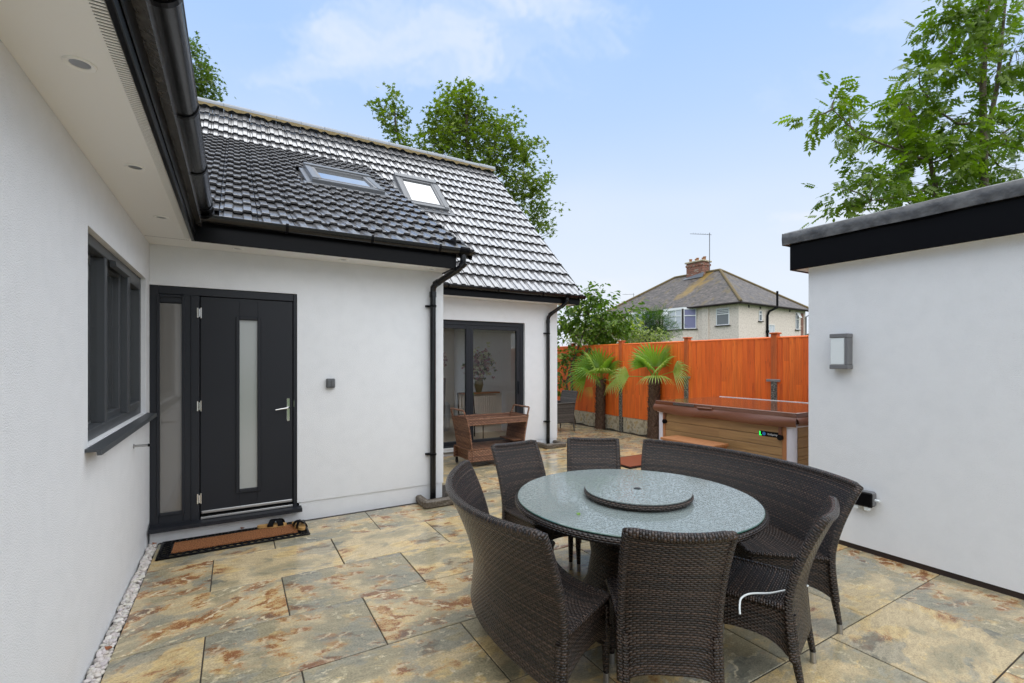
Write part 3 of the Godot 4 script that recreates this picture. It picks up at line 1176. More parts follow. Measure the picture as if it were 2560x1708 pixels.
func skylight(h: Node3D, x: Transform3D, size: Vector2) -> void:
	# local: x across, y out of the roof, -z up the slope; origin at the lower left
	var mk := func(boxes: Array, r: float) -> MB:
		var mb := MB.new()
		for b in boxes:
			mb.bbox(b[0], b[1], r)
		for i in mb.v.size():
			mb.v[i] = x * mb.v[i]
			mb.n[i] = x.basis * mb.n[i]
		return mb
	var w := size.x
	var l := size.y
	var root := part("roof_window", mk.call([[V(-0.03, -0.02, 0.0), V(0.055, 0.115, -l)], [V(w - 0.055, -0.02, 0.0), V(w + 0.03, 0.115, -l)], [V(-0.032, -0.02, 0.035), V(w + 0.032, 0.10, -0.055)], [V(-0.034, -0.02, -l + 0.05), V(w + 0.034, 0.135, -l - 0.08)]], 0.006), M.lead, h)
	part("sash", mk.call([[V(0.056, 0.02, -0.056), V(0.10, 0.108, -l + 0.05)], [V(w - 0.10, 0.02, -0.056), V(w - 0.056, 0.108, -l + 0.05)], [V(0.101, 0.02, -0.057), V(w - 0.101, 0.105, -0.095)], [V(0.101, 0.02, -l + 0.05), V(w - 0.101, 0.11, -l + 0.10)]], 0.003), M.lamp_grey, root)
	part("pane", mk.call([[V(0.101, 0.076, -0.096), V(w - 0.101, 0.085, -l + 0.099)]], 0.001), M.coated_glass, root)
	part("flashing", mk.call([[V(-0.14, 0.03, 0.16), V(w + 0.14, 0.050, 0.036)], [V(-0.10, 0.02, 0.02), V(-0.031, 0.052, -l)], [V(w + 0.031, 0.02, 0.02), V(w + 0.10, 0.052, -l)]], 0.003), M.lead, root)


func front_door(h: Node3D) -> void:
	var z := DZ - 0.012
	var root := Node3D.new()
	root.name = "front_door"
	h.add_child(root, true)
	root.position = V(-0.05, 0.15, z) - h.position
	# outer frame with the mullion between side light and door
	var f := MB.new()
	f.bbox(V(-0.6385, 0.142, z - 0.09), V(-0.575, 2.242, z), 0.003)
	f.bbox(V(0.496, 0.142, z - 0.09), V(0.528, 2.242, z), 0.003)
	f.bbox(V(-0.5755, 2.17, z - 0.09), V(0.4965, 2.2425, z - 0.001), 0.003)
	f.bbox(V(-0.40, 0.142, z - 0.09), V(-0.278, 2.171, z - 0.0015), 0.003)
	f.bbox(V(-0.345, 0.142, z - 0.03), V(-0.335, 2.171, z + 0.006), 0.003)
	f.bbox(V(-0.5755, 0.1425, z - 0.09), V(-0.3995, 0.245, z - 0.001), 0.003)
	f.bbox(V(-0.5755, 2.09, z - 0.06), V(-0.3995, 2.1715, z - 0.003), 0.010)
	part("door_frame", f, M.anthracite, root)
	var fr := frame_bars(V(-0.590, 0.225, z - 0.05), V(-0.388, 2.165, z + 0.010), 0.022, 2)
	part("side_light_frame", fr, M.anthracite, root)
	part_box("side_light_pane", V(-0.574, 0.24, z - 0.032), V(-0.402, 2.15, z - 0.018), M.privacy_glass, root)
	# leaf with the long glazed slot
	var l := MB.new()
	var a := V(-0.272, 0.19, z - 0.06)
	var b := V(0.491, 2.165, z - 0.012)
	var gx0 := 0.034
	var gx1 := 0.185
	var gy0 := 0.375
	var gy1 := 1.966
	l.bbox(a, V(gx0, b.y, b.z), 0.003)
	l.bbox(V(gx1, a.y, a.z), b, 0.003)
	l.bbox(V(gx0 - 0.001, a.y, a.z), V(gx1 + 0.001, gy0, b.z), 0.001)
	l.bbox(V(gx0 - 0.001, gy1, a.z), V(gx1 + 0.001, b.y, b.z), 0.001)
	part("door_leaf", l, M.door_skin, root)
	part_box("gap", V(-0.279, 0.15, z - 0.085), V(0.497, 2.171, z - 0.061), M.gap_black, root)
	part("glazing_bead", frame_bars(V(gx0 - 0.028, gy0 - 0.034, b.z - 0.03), V(gx1 + 0.028, gy1 + 0.032, b.z + 0.014), 0.030, 2), M.door_skin, root)
	part_box("door_pane", V(gx0, gy0, b.z - 0.03), V(gx1, gy1, b.z - 0.012), M.frosted_glass, root)
	for y in [2.016, 1.173, 0.336]:
		var k := MB.new()
		k.bbox(V(-0.299, y - 0.046, z - 0.004), V(-0.285, y + 0.046, z + 0.010), 0.003)
		k.bbox(V(-0.272, y - 0.050, z - 0.012), V(-0.261, y + 0.050, z + 0.006), 0.003)
		k.tube([V(-0.278, y - 0.035, z + 0.006), V(-0.278, y + 0.035, z + 0.006)], 0.008, 12)
		part("hinge", k, M.chrome, root)
	# lever handle on a long plate
	var p := MB.new()
	p.bbox(V(0.436, 0.995, b.z), V(0.466, 1.215, b.z + 0.008), 0.004)
	p.tube([V(0.451, 0.995, b.z + 0.003), V(0.451, 0.992, b.z + 0.003)], 0.014, 12)
	var plate := part("handle_plate", p, M.chrome, root)
	p = MB.new()
	p.tube([V(0.451, 1.125, b.z), V(0.451, 1.125, b.z + 0.045), V(0.435, 1.124, b.z + 0.055), V(0.39, 1.118, b.z + 0.056), V(0.335, 1.110, b.z + 0.054)], [0.009, 0.009, 0.009, 0.008, 0.006], 10)
	part("lever", p, M.chrome, plate)
	part_box("keep_plate", V(0.499, 1.13, z), V(0.503, 1.19, z + 0.002), M.chrome, root)
	# weather bar, threshold, sill
	part_box("weather_bar", V(-0.265, 0.195, b.z), V(0.488, 0.222, b.z + 0.018), M.dull_steel, root, 0.006)
	part_box("threshold", V(-0.27, 0.150, z - 0.04), V(0.49, 0.172, z + 0.020), M.dull_steel, root, 0.004)
	var s := MB.new()
	s.prism([V(-0.637, 0.155, z - 0.09), V(-0.637, 0.142, z + 0.095), V(-0.637, 0.108, z + 0.095), V(-0.637, 0.108, z + 0.085), V(-0.637, 0.118, z + 0.080), V(-0.637, 0.118, z - 0.09)], V(1.203, 0, 0))
	part("door_sill", s, M.anthracite, root)


func side_window(h: Node3D) -> void:
	var x := WX - 0.033
	var z0 := -4.92
	var z1 := -3.13
	var y0 := 1.15
	var y1 := 2.265
	var root := Node3D.new()
	root.name = "side_window"
	h.add_child(root, true)
	root.position = V(x, y0, -4.02) - h.position
	part("window_frame", frame_bars(V(x - 0.07, y0, z0), V(x, y1, z1), 0.062, 0), M.window_frame, root)
	part_box("mullion", V(x - 0.07, y0 + 0.06, -3.745), V(x - 0.001, y1 - 0.06, -3.69), M.window_frame, root, 0.004)
	part_box("mullion", V(x - 0.07, y0 + 0.06, -4.36), V(x + 0.012, y1 - 0.06, -4.305), M.window_frame, root, 0.004)
	part("sash", frame_bars(V(x - 0.075, y0 + 0.055, -4.305), V(x - 0.03, y1 - 0.055, -3.745), 0.045, 0), M.window_frame, root)
	part("sash", frame_bars(V(x - 0.06, y0 + 0.058, z0 + 0.06), V(x + 0.008, y1 - 0.058, -4.36), 0.05, 0), M.window_frame, root)
	part_box("pane", V(x - 0.045, y0 + 0.06, -3.69), V(x - 0.040, y1 - 0.06, z1 - 0.06), M.glass, root)
	part_box("pane", V(x - 0.055, y0 + 0.098, -4.262), V(x - 0.050, y1 - 0.098, -3.788), M.glass, root)
	part_box("pane", V(x - 0.030, y0 + 0.105, z0 + 0.108), V(x - 0.025, y1 - 0.105, -4.41), M.glass, root)
	# trickle vent over the middle light
	var t := MB.new()
	t.prism([V(x, 2.212, -4.26), V(x + 0.028, 2.206, -4.26), V(x + 0.032, 2.176, -4.26), V(x, 2.168, -4.26)], V(0, 0, 0.46))
	part("trickle_vent", t, M.window_frame, root)
	# sill outside, board inside
	var s := MB.new()
	s.prism([V(x - 0.05, y0 + 0.004, -5.0), V(WX + 0.062, y0 - 0.012, -5.0), V(WX + 0.066, y0 - 0.040, -5.0), V(WX + 0.048, y0 - 0.040, -5.0), V(WX + 0.044, y0 - 0.022, -5.0), V(x - 0.05, y0 - 0.022, -5.0)], V(0, 0, 1.93))
	part("window_sill", s, M.window_frame, root)
	part_box("inner_sill", V(x - 0.30, y0 - 0.02, z0), V(x - 0.072, y0 + 0.012, z1), M.frosted_white, root)
	# dark curtains inside
	for c in [[-3.08, -3.78], [-3.92, -4.42], [-4.60, -4.95]]:
		var mb := MB.new()
		var za: float = c[0]
		var zb: float = c[1]
		mb.grid(func(u: float, w: float) -> Vector3: return V(x - 0.20 + 0.025 * sin(u * absf(zb - za) * 95.0 + w * 0.6), lerpf(y0 + 0.02, 2.24, w), lerpf(za, zb, u)), 50, 4, Vector2(0.5, 1.1))
		part("curtain", mb, M.curtain, root)


func patio_door(h: Node3D) -> void:
	var z := MZ - 0.045
	var root := Node3D.new()
	root.name = "patio_door"
	h.add_child(root, true)
	root.position = V(3.4, 0.08, z) - h.position
	part("door_frame", frame_bars(V(2.2, 0.07, z - 0.09), V(4.575, 2.275, z), 0.075, 2), M.anthracite, root)
	var edges := [[2.275, 3.49], [3.49, 4.50]]
	for e in edges:
		part("sash", frame_bars(V(e[0], 0.145, z - 0.075), V(e[1], 2.20, z - 0.008), 0.068, 2), M.anthracite, root)
		part_box("pane", V(e[0] + 0.066, 0.21, z - 0.045), V(e[1] - 0.066, 2.134, z - 0.038), M.glass, root)
	part_box("door_pull", V(4.455, 0.98, z - 0.006), V(4.475, 1.22, z + 0.03), M.anthracite, root, 0.005)
	part_box("track", V(2.2, 0.03, z - 0.09), V(4.575, 0.069, z + 0.05), M.dull_steel, root, 0.006)


# ---------------------------------------------------------------- garage
func garage() -> void:
	var x := 4.485
	var g := thing("garage", "flat-roofed white rendered outbuilding with black fascia on the right", "outbuilding", V(x, 0, -2.33))
	part_box("wall", V(x, 0.045, -2.33), V(7.3, 2.43, 3.2), M.render_wall, g)
	part_box("damp_course", V(x + 0.014, -0.05, -2.316), V(7.28, 0.045, 3.2), M.dark_brown, g)
	part_box("soffit", V(4.425, 2.420, -2.44), V(7.4, 2.432, 3.2), M.soffit_white, g)
	var f := MB.new()
	f.bbox(V(4.402, 2.412, -2.452), V(4.424, 2.66, 3.2), 0.003)
	f.bbox(V(4.4245, 2.412, -2.452), V(7.42, 2.66, -2.43), 0.003)
	part("fascia", f, M.black_plastic, g)
	# felt edge with an uneven drip
	var e := MB.new()
	e.grid(func(u: float, w: float) -> Vector3:
		var z := lerpf(-2.50, 3.2, u)
		var k := sin(u * 61.0) * 0.003 + sin(u * 23.0 + 1.0) * 0.004
		var prof := [V(4.362 + k, 2.645 + k * 0.8, z), V(4.358 + k, 2.70, z), V(4.362 + k * 0.6, 2.748, z), V(4.40, 2.765 + k * 0.4, z), V(4.48, 2.755, z)]
		var i := mini(int(w * 4.0), 3)
		return prof[i].lerp(prof[i + 1], w * 4.0 - i), 120, 4, Vector2(5.7, 0.25), true)
	e.grid(func(u: float, w: float) -> Vector3:
		var x2 := lerpf(4.362, 7.4, u)
		var k := sin(u * 51.0) * 0.003
		return V(x2, lerpf(2.645, 2.757, w) + k, -2.50 - 0.004 * sin(w * 3.0)), 60, 2, Vector2(3, 0.12), true)
	e.quad(V(4.362, 2.646, 3.2), V(4.424, 2.655, 3.2), V(4.424, 2.655, -2.49), V(4.362, 2.646, -2.49))
	part("felt_edge", e, M.roof_felt, g)
	part_box("roof", V(4.42, 2.66, -2.49), V(7.4, 2.75, 3.2), M.roof_felt, g)
	# lamp on the wall
	var l := thing("wall_lamp", "grey-framed rectangular wall lamp with frosted panel on the outbuilding wall", "lamp", V(x, 1.51, -2.05))
	part_box("back_plate", V(x - 0.012, 1.525, -2.11), V(x - 0.0005, 1.80, -1.975), M.lamp_grey, l, 0.003)
	part_box("frame_top", V(x - 0.088, 1.777, -2.115), V(x - 0.002, 1.812, -1.972), M.lamp_grey, l, 0.004)
	part_box("frame_bottom", V(x - 0.088, 1.513, -2.115), V(x - 0.002, 1.550, -1.972), M.lamp_grey, l, 0.004)
	part_box("frame_side", V(x - 0.087, 1.5505, -2.0), V(x - 0.0125, 1.7765, -1.973), M.lamp_grey, l, 0.003)
	part_box("diffuser", V(x - 0.084, 1.5505, -2.108), V(x - 0.0125, 1.7765, -2.001), M.frosted_white, l, 0.004)
	# weatherproof socket
	var s := thing("socket_box", "black weatherproof socket box low on the outbuilding wall behind the bench", "socket", V(x, 0.38, -1.88))
	part_box("box", V(x - 0.055, 0.40, -1.96), V(x - 0.0005, 0.52, -1.80), M.lamp_grey, s, 0.012)
	part_box("cover", V(x - 0.075, 0.395, -1.955), V(x - 0.056, 0.515, -1.805), M.black_plastic, s, 0.012)
	for z in [-1.93, -1.85]:
		part_box("plug", V(x - 0.065, 0.365, z - 0.018), V(x - 0.03, 0.3995, z + 0.018), M.frosted_white, s, 0.004)
	var c := MB.new()
	c.tube([V(x - 0.03, 0.455, -1.80), V(x - 0.03, 0.455, -1.77)], [0.013, 0.010], 10)
	part("cable_gland", c, M.frosted_white, s)


# ---------------------------------------------------------------- fence
func fence() -> void:
	var x := 7.60
	var f := thing("timber_fence", "tall bright orange closeboard fence with concrete posts and gravel boards", "fence", V(x, 0, -8.0))
	var zs := [-13.4, -11.6, -9.80, -8.0, -6.19, -4.46, -2.7, -0.9]
	var meshes := []
	for i in 6:
		var mb := MB.new()
		var w := 0.125
		var hgt := 1.625
		# feather-edged board: thick at one side, thin at the other; UV offset differs by variant
		mb.prism([V(-0.029, 0, 0), V(-0.036, 0, 0.005), V(-0.006, 0, w), V(0.0, 0, w), V(0.0, 0, 0)], V(0, hgt, 0))
		for k in mb.t.size():
			var p := mb.v[k]
			mb.t[k] = Vector2(p.z + i * 0.021, p.y + i * 0.37)
		meshes.append(mb.commit())
	for b in zs.size() - 1:
		var za: float = zs[b]
		var zb: float = zs[b + 1]
		part_box("gravel_board", V(x - 0.02, -0.03, za + 0.055), V(x + 0.03, 0.315, zb - 0.055), M.concrete, f, 0.006)
		var step := 0.105
		var z := za + 0.03
		while z < zb - 0.06:
			var k := rng.randi() % 4
			put("board", meshes[rng.randi() % 6], M["fence_board_%d" % k], Transform3D(Basis.from_euler(V(0, rng.randfn(0, 0.012), 0)), V(x - 0.004 + rng.randfn(0, 0.0015), 0.322 + rng.randfn(0, 0.002), z)), f)
			z += step
		part_box("backing", V(x + 0.004, 0.33, za + 0.05), V(x + 0.04, 1.93, zb - 0.05), M.fence_post, f)
		var cap := MB.new()
		cap.prism([V(x - 0.035, 1.947, za + 0.05), V(x - 0.035, 1.962, za + 0.05), V(x, 1.978, za + 0.05), V(x + 0.045, 1.962, za + 0.05), V(x + 0.045, 1.947, za + 0.05)], V(0, 0, zb - za - 0.1))
		part("capping", cap, M.fence_board_0, f)
		for r in [0.55, 1.6]:
			part_box("rail", V(x + 0.041, r, za + 0.02), V(x + 0.08, r + 0.08, zb - 0.02), M.fence_post, f)
	for z in zs:
		part_box("concrete_post", V(x - 0.065, -0.05, z - 0.048), V(x + 0.035, 1.262, z + 0.048), M.concrete_post, f, 0.012)
		part_box("post", V(x - 0.055, 1.264, z - 0.05), V(x + 0.04, 2.02, z + 0.05), M.fence_post, f, 0.005)
		var top := part_box("post_cap", V(x - 0.075, 2.0205, z - 0.068), V(x + 0.06, 2.045, z + 0.068), M.fence_post, f, 0.006)
		top.set_meta("label", "weathered timber post cap")
		part_box("bracket", V(x - 0.074, 1.245, z - 0.115), V(x - 0.066, 1.285, z + 0.115), M.dull_steel, f, 0.002)


# ---------------------------------------------------------------- neighbours
func roof_pattern(seed_: int, w: int, h: int, streak: bool) -> Array:
	# plain tiles too far off to tell apart; moss runs down from the stack in streaks
	var n := noise(seed_, 0.03, 4)
	var m := noise(seed_ + 3, 0.012, 4)
	var c := Image.create(w, h, false, Image.FORMAT_RGB8)
	var g := Image.create(w, h, false, Image.FORMAT_L8)
	var r := RandomNumberGenerator.new()
	r.seed = seed_
	var tone := []
	for i in 4096:
		tone.append(clampf(r.randfn(1.0, 0.26), 0.4, 1.9))
	for y in h:
		var row := y / 6
		for x in w:
			var xx := x + (4 if row % 2 else 0)
			var k: float = tone[(xx / 8 + row * 97) % 4096]
			var edge := 1.0 if y % 6 < 5 else 0.45
			var v := Vector3(0.100, 0.082, 0.070) * k * edge * (1.0 + 0.5 * n.get_noise_2d(x, y))
			var mm := m.get_noise_2d(x * 1.6, y * 0.6)
			if streak:
				var d := absf(x - (0.44 * w - 0.02 * w * sin(y * 0.02))) / (0.085 * w) + y * 0.75 / h - mm * 0.9
				v = v.lerp(Vector3(0.27, 0.165, 0.028), 0.9 * smoothstep(1.0, 0.35, d) * edge)
			v = v.lerp(Vector3(0.15, 0.105, 0.03), 0.6 * smoothstep(0.22, 0.5, mm))
			c.set_pixel(x, y, Color(v.x, v.y, v.z).linear_to_srgb())
			var hh := (y % 6) / 6.0
			g.set_pixel(x, y, Color(hh, hh, hh))
	return [ImageTexture.create_from_image(c), ImageTexture.create_from_image(g)]


func brick_texture() -> ImageTexture:
	var r := RandomNumberGenerator.new()
	r.seed = 5
	var im := Image.create(256, 256, false, Image.FORMAT_RGB8)
	im.fill(lin(0.25, 0.21, 0.17))
	for row in 16:
		for i in 9:
			var k := r.randf_range(0.6, 1.3)
			var c := lin(0.25 * k, 0.085 * k, 0.05 * k) if r.randf() < 0.85 else lin(0.35, 0.26, 0.2)
			im.fill_rect(Rect2i(i * 32 - (16 if row % 2 else 0), row * 16, 29, 13), c)
	return ImageTexture.create_from_image(im)


func pane_window(parent: Node3D, at: Transform3D, w: float, hgt: float, cols: Array, transom: float, curtain: Material = null, open_top := -1) -> void:
	# local: x along the wall, y up, z out of it; origin at the lower left corner
	var mk := func(boxes: Array, r: float) -> MB:
		var mb := MB.new()
		for b in boxes:
			mb.bbox(b[0], b[1], r)
		for i in mb.v.size():
			mb.v[i] = at * mb.v[i]
			mb.n[i] = at.basis * mb.n[i]
		return mb
	var bars := [[V(0, 0, -0.02), V(w, 0.06, 0.05)], [V(0, hgt - 0.06, -0.02), V(w, hgt, 0.05)], [V(0, 0.06, -0.02), V(0.06, hgt - 0.06, 0.05)], [V(w - 0.06, 0.06, -0.02), V(w, hgt - 0.06, 0.05)]]
	var x := 0.06
	for i in cols.size() - 1:
		x += cols[i]
		bars.append([V(x - 0.035, 0.06, -0.02), V(x + 0.035, hgt - 0.06, 0.045)])
	if transom > 0.0:
		bars.append([V(0.06, transom - 0.035, -0.02), V(w - 0.06, transom + 0.035, 0.048)])
	var root := part("window", mk.call(bars, 0.008), M.white_paint, parent)
	part("pane", mk.call([[V(0.05, 0.05, 0.0), V(w - 0.05, hgt - 0.05, 0.012)]], 0.001), M.far_glass if curtain == null else curtain, root)
	if open_top >= 0:
		var mb := MB.new()
		var f := Transform3D(Basis.from_euler(V(-0.45, 0, 0)), V(0.04, hgt - 0.03, 0.06))
		var ww: float = cols[open_top]
		for b in [[V(0, -0.46, 0), V(ww, -0.40, 0.04)], [V(0, -0.06, 0), V(ww, 0, 0.04)], [V(0, -0.40, 0), V(0.06, -0.06, 0.04)], [V(ww - 0.06, -0.40, 0), V(ww, -0.06, 0.04)]]:
			mb.bbox(b[0], b[1], 0.006)
		mb.bbox(V(0.06, -0.40, 0.012), V(ww - 0.06, -0.06, 0.02), 0.001)
		for i in mb.v.size():
			mb.v[i] = at * (f * mb.v[i])
			mb.n[i] = at.basis * (f.basis * mb.n[i])
		part("open_light", mb, M.white_paint, root)
	part("sill", mk.call([[V(-0.08, -0.06, -0.02), V(w + 0.08, 0.0, 0.12)]], 0.01), M.dark_brown, root)


func aerial(parent: Node3D, foot: Vector3, top: float, yagi: Vector3, n: int) -> void:
	var mb := MB.new()
	mb.tube([foot, V(foot.x, top, foot.z)], 0.03, 8)
	var a := V(foot.x, top - 0.15, foot.z)
	mb.tube([a - yagi * 0.15, a + yagi * 1.5], 0.018, 6)
	var side := yagi.cross(Vector3.UP).normalized()
	for i in n:
		var p := a + yagi * (0.15 + 1.3 * i / n)
		mb.tube([p - side * 0.18 + V(0, 0.04, 0), p + side * 0.18 + V(0, 0.04, 0)], 0.010, 5)
	part("aerial", mb, M.lamp_grey, parent)


func semi(label: String, at: Vector3, turn: float, detail: bool) -> Node3D:
	var hs := thing("semi_detached_house", label, "house", at)
	hs.rotation.y = turn
	var X := hs.transform
	var W := 9.07
	var L := 12.57
	var E := 5.47
	var R := 8.72
	var add := func(called: String, mb: MB, m: Material, parent: Node) -> MeshInstance3D:
		for i in mb.v.size():
			mb.v[i] = X * mb.v[i]
			mb.n[i] = X.basis * mb.n[i]
		return part(called, mb, m, parent)
	var mb := MB.new()
	mb.box(V(0, -0.1, 0), V(W, E, -L))
	add.call("wall", mb, M.pebbledash, hs)
	# hipped roof in four faces, each with UVs of its own
	var o := 0.35
	var e := E - 0.02
	var A := V(-o, e, o)
	var B := V(W + o, e, o)
	var Cc := V(W + o, e, -L - o)
	var Dd := V(-o, e, -L - o)
	var r1 := V(W / 2, R, -4.2)
	var r2 := V(W / 2, R, -L + 4.2)
	var front := MB.new()
	var uvq := func(p: Vector3, q0: Vector3, ax: Vector3, lx: float, ly: float) -> Vector2:
		return Vector2((p - q0).dot(ax) / lx, 1.0 - (p.y - e) / ly)
	var fx := V(0, 0, -1)
	front.tri(A, r1, r2, uvq.call(A, A, fx, L, R - e), uvq.call(r1, A, fx, L, R - e), uvq.call(r2, A, fx, L, R - e))
	front.tri(A, r2, Dd, uvq.call(A, A, fx, L, R - e), uvq.call(r2, A, fx, L, R - e), uvq.call(Dd, A, fx, L, R - e))
	var rf = add.call("front_roof", front, M.far_roof, hs)
	var side := MB.new()
	var sx := V(1, 0, 0)
	side.tri(A, B, r1, uvq.call(A, A, sx, W, R - e), uvq.call(B, A, sx, W, R - e), uvq.call(r1, A, sx, W, R - e))
	add.call("side_roof", side, M.far_roof_plain, hs)
	var back := MB.new()
	back.quad(B, Cc, r2, r1)
	back.tri(Cc, Dd, r2)
	back.quad(A, Dd, Cc, B)
	add.call("back_roof", back, M.far_roof_plain, hs)
	# hip and ridge tiles
	for q in [[A, r1], [Dd, r2], [r1, r2], [B, r1]]:
		mb = MB.new()
		mb.tube([q[0] + V(0, 0.02, 0), q[1] + V(0, 0.02, 0)], 0.11, 8)
		add.call("ridge", mb, M.moss_roof, hs)
	# eaves
	mb = MB.new()
	mb.box(V(-o, e - 0.14, o), V(W + o, e - 0.02, o - 0.06))
	mb.box(V(-o, e - 0.14, o - 0.06), V(-o + 0.06, e - 0.02, -L - o))
	mb.tube([V(-o - 0.05, e - 0.05, o + 0.05), V(W + o, e - 0.05, o + 0.05)], 0.06, 8)
	mb.tube([V(-o - 0.05, e - 0.05, o), V(-o - 0.05, e - 0.05, -L - o)], 0.06, 8)
	add.call("eaves_gutter", mb, M.dark_brown, hs)
	# stack on the ridge
	mb = MB.new()
	mb.box(V(W / 2 - 0.55, R - 1.0, -5.35), V(W / 2 + 0.45, R + 0.85, -6.85))
	mb.box(V(W / 2 - 0.60, R + 0.55, -5.30), V(W / 2 + 0.50, R + 0.72, -6.90))
	var st = add.call("chimney_stack", mb, M.brick, hs)
	mb = MB.new()
	mb.bbox(V(W / 2 - 0.66, R + 0.85, -5.24), V(W / 2 + 0.56, R + 0.97, -6.96), 0.02)
	add.call("stack_cap", mb, M.concrete, st)
	for i in 5:
		mb = MB.new()
		mb.lathe(V(W / 2 - 0.05 + (0.2 if i % 2 else -0.1), R + 0.97, -5.45 - i * 0.32), [Vector2(0.12, 0), Vector2(0.10, 0.22), Vector2(0.13, 0.24), Vector2(0.13, 0.30), Vector2(0.09, 0.30), Vector2(0.08, 0.1)], 12)
		add.call("chimney_pot", mb, M.pot, st)
	if not detail:
		aerial(hs, X * V(W / 2, R, -5.2), 10.9, X.basis * V(-0.8, 0, -0.6), 8)
		return hs
	mb = MB.new()
	mb.prism([V(W / 2 - 0.75, R - 0.40, -5.2), V(W / 2 - 0.56, R - 0.02, -5.2), V(W / 2 - 0.56, R - 0.30, -7.0), V(W / 2 - 0.75, R - 0.42, -7.0)], V(-0.05, -0.05, 0))
	add.call("stack_flashing", mb, M.lead, st)
	aerial(hs, X * V(W / 2, R, -5.1), 11.85, X.basis * V(-0.75, 0.08, -0.66), 7)
	# left face windows: along -z, facing -x
	var bx := Basis(V(0, 0, 1), V(0, 1, 0), V(-1, 0, 0))
	var xw := func(s: float, y: float, out := 0.0) -> Transform3D:
		return X * Transform3D(bx, V(-out, y, -s))
	pane_window(hs, xw.call(1.60, 4.0), 0.96, 1.17, [0.84], 0.76)
	mb = MB.new()
	for i in 3:
		mb.box(V(-0.07, 4.86 + i * 0.10, -1.52), V(-0.03, 4.90 + i * 0.10, -0.72))
	add.call("louvre", mb, M.white_paint, hs)
	mb = MB.new()
	mb.bbox(V(-0.09, -0.1, -2.16), V(0.0, E - 0.05, -2.69), 0.02)
	add.call("pilaster", mb, M.pebbledash, hs)
	# two-storey bays
	for b in [[3.05, 6.05], [6.65, 9.65]]:
		var s0: float = b[0]
		var s1: float = b[1]
		mb = MB.new()
		var dpt := 0.62
		var plan := [V(0, 0, -s0), V(-dpt, 0, -s0 - 0.8), V(-dpt, 0, -s1 + 0.5), V(0, 0, -s1)]
		var low := []
		var mid := []
		for p in plan:
			low.append(p + V(0, -0.1, 0))
			mid.append(p + V(0, 3.84, 0))
		mb.prism(low, V(0, 3.95, 0))
		var top := []
		for p in plan:
			top.append(p + V(0, 5.33, 0))
		var bay = add.call("bay", mb, M.pebbledash, hs)
		mb = MB.new()
		mb.prism(top, V(0, 0.12, 0))
		add.call("bay_head", mb, M.white_paint, bay)
		mb = MB.new()
		for p in [plan[1], plan[2]]:
			mb.bbox(p + V(-0.03, 3.85, -0.07), p + V(0.09, 5.33, 0.07), 0.01)
		add.call("bay_post", mb, M.dark_brown, bay)
		pane_window(hs, xw.call(s1 - 0.55, 3.88, dpt), s1 - s0 - 1.4, 1.45, [0.50, 0.52, 0.5], 0.95, M.net_curtain, 0)
		var d: Vector3 = (plan[0] - plan[1]).normalized()
		var cb := Basis(d, Vector3.UP, d.cross(Vector3.UP))
		pane_window(hs, X * Transform3D(cb, plan[1] + V(0, 3.88, 0) + d * 0.08), 0.85, 1.45, [0.73], 0.95, M.blue_curtain)
	# right face
	var sb := Basis.IDENTITY
	pane_window(hs, X * Transform3D(sb, V(2.42, 4.33, 0)), 0.40, 0.72, [0.28], 0.48)
	pane_window(hs, X * Transform3D(sb, V(3.68, 2.6, 0)), 0.82, 1.55, [0.35, 0.35], 0.0, M.net_curtain)
	pane_window(hs, X * Transform3D(sb, V(7.50, 3.93, 0)), 0.52, 1.30, [0.40], 0.78, null, 0)
	for p in [V(1.12, 5.17, 0.0), V(2.55, 5.15, 0.0), V(6.6, 5.18, 0.0)]:
		mb = MB.new()
		mb.box(p + V(0, 0, -0.02), p + V(0.16, 0.18, 0.015))
		add.call("air_brick", mb, M.dark_brown, hs)
	mb = MB.new()
	mb.box(V(8.35, 2.0, -0.02), V(8.75, 5.2, 0.02))
	add.call("brick_panel", mb, M.brick, hs)
	mb = MB.new()
	mb.tube([V(3.42, 0, 0.09), V(3.42, 4.75, 0.09), V(3.55, 5.05, 0.15), V(3.98, 5.3, 0.44), V(4.0, 5.45, 0.46), V(4.0, 6.45, 0.46)], 0.075, 10)
	mb.tube([V(3.42, 3.55, 0.09), V(3.42, 3.72, 0.09)], 0.11, 10)
	add.call("soil_pipe", mb, M.black_plastic, hs)
	mb = MB.new()
	mb.tube([V(-0.05, 0, -6.35), V(-0.05, 5.3, -6.35)], 0.05, 8)
	add.call("downpipe", mb, M.black_plastic, hs)
	mb = MB.new()
	mb.tube([V(W + 0.3, 5.33, 0.4), V(W + 0.25, 5.1, 0.2), V(W - 0.1, 4.95, 0.09), V(W - 0.12, 0.0, 0.09)], 0.05, 8)
	add.call("downpipe", mb, M.lamp_grey, hs)
	return hs


func neighbours() -> void:
	var a := roof_pattern(81, 640, 300, true)
	var b := roof_pattern(82, 480, 300, false)
	mat("far_roof", [1, 1, 1], 0.6, {"albedo_texture": a[0]})
	mat("far_roof_plain", [1, 1, 1], 0.6, {"albedo_texture": b[0]})
	triplanar(mat("moss_roof", [1, 1, 1], 0.9, {"albedo_texture": ramp_tex(63, 0.05, 4, [[0.3, 0.10, 0.085, 0.06], [0.5, 0.21, 0.14, 0.04], [0.7, 0.13, 0.10, 0.06]])}), 0.6)
	triplanar(mat("brick", [1, 1, 1], 0.9, {"albedo_texture": brick_texture()}), 0.75)
	mat("pot", [0.36, 0.17, 0.08], 0.8)
	semi("cream pebbledash semi-detached house with hipped mossy roof beyond the orange fence", V(28.53, 0, -19.2), deg_to_rad(3.5), true)
	semi("far house whose chimney stack and aerial show above the garden trees", V(43.0, 0.0, -42.0), deg_to_rad(3.5), false)
	semi("far house just showing between neighbouring house and white outbuilding", V(66.0, -2.0, -24.0), deg_to_rad(8), false)


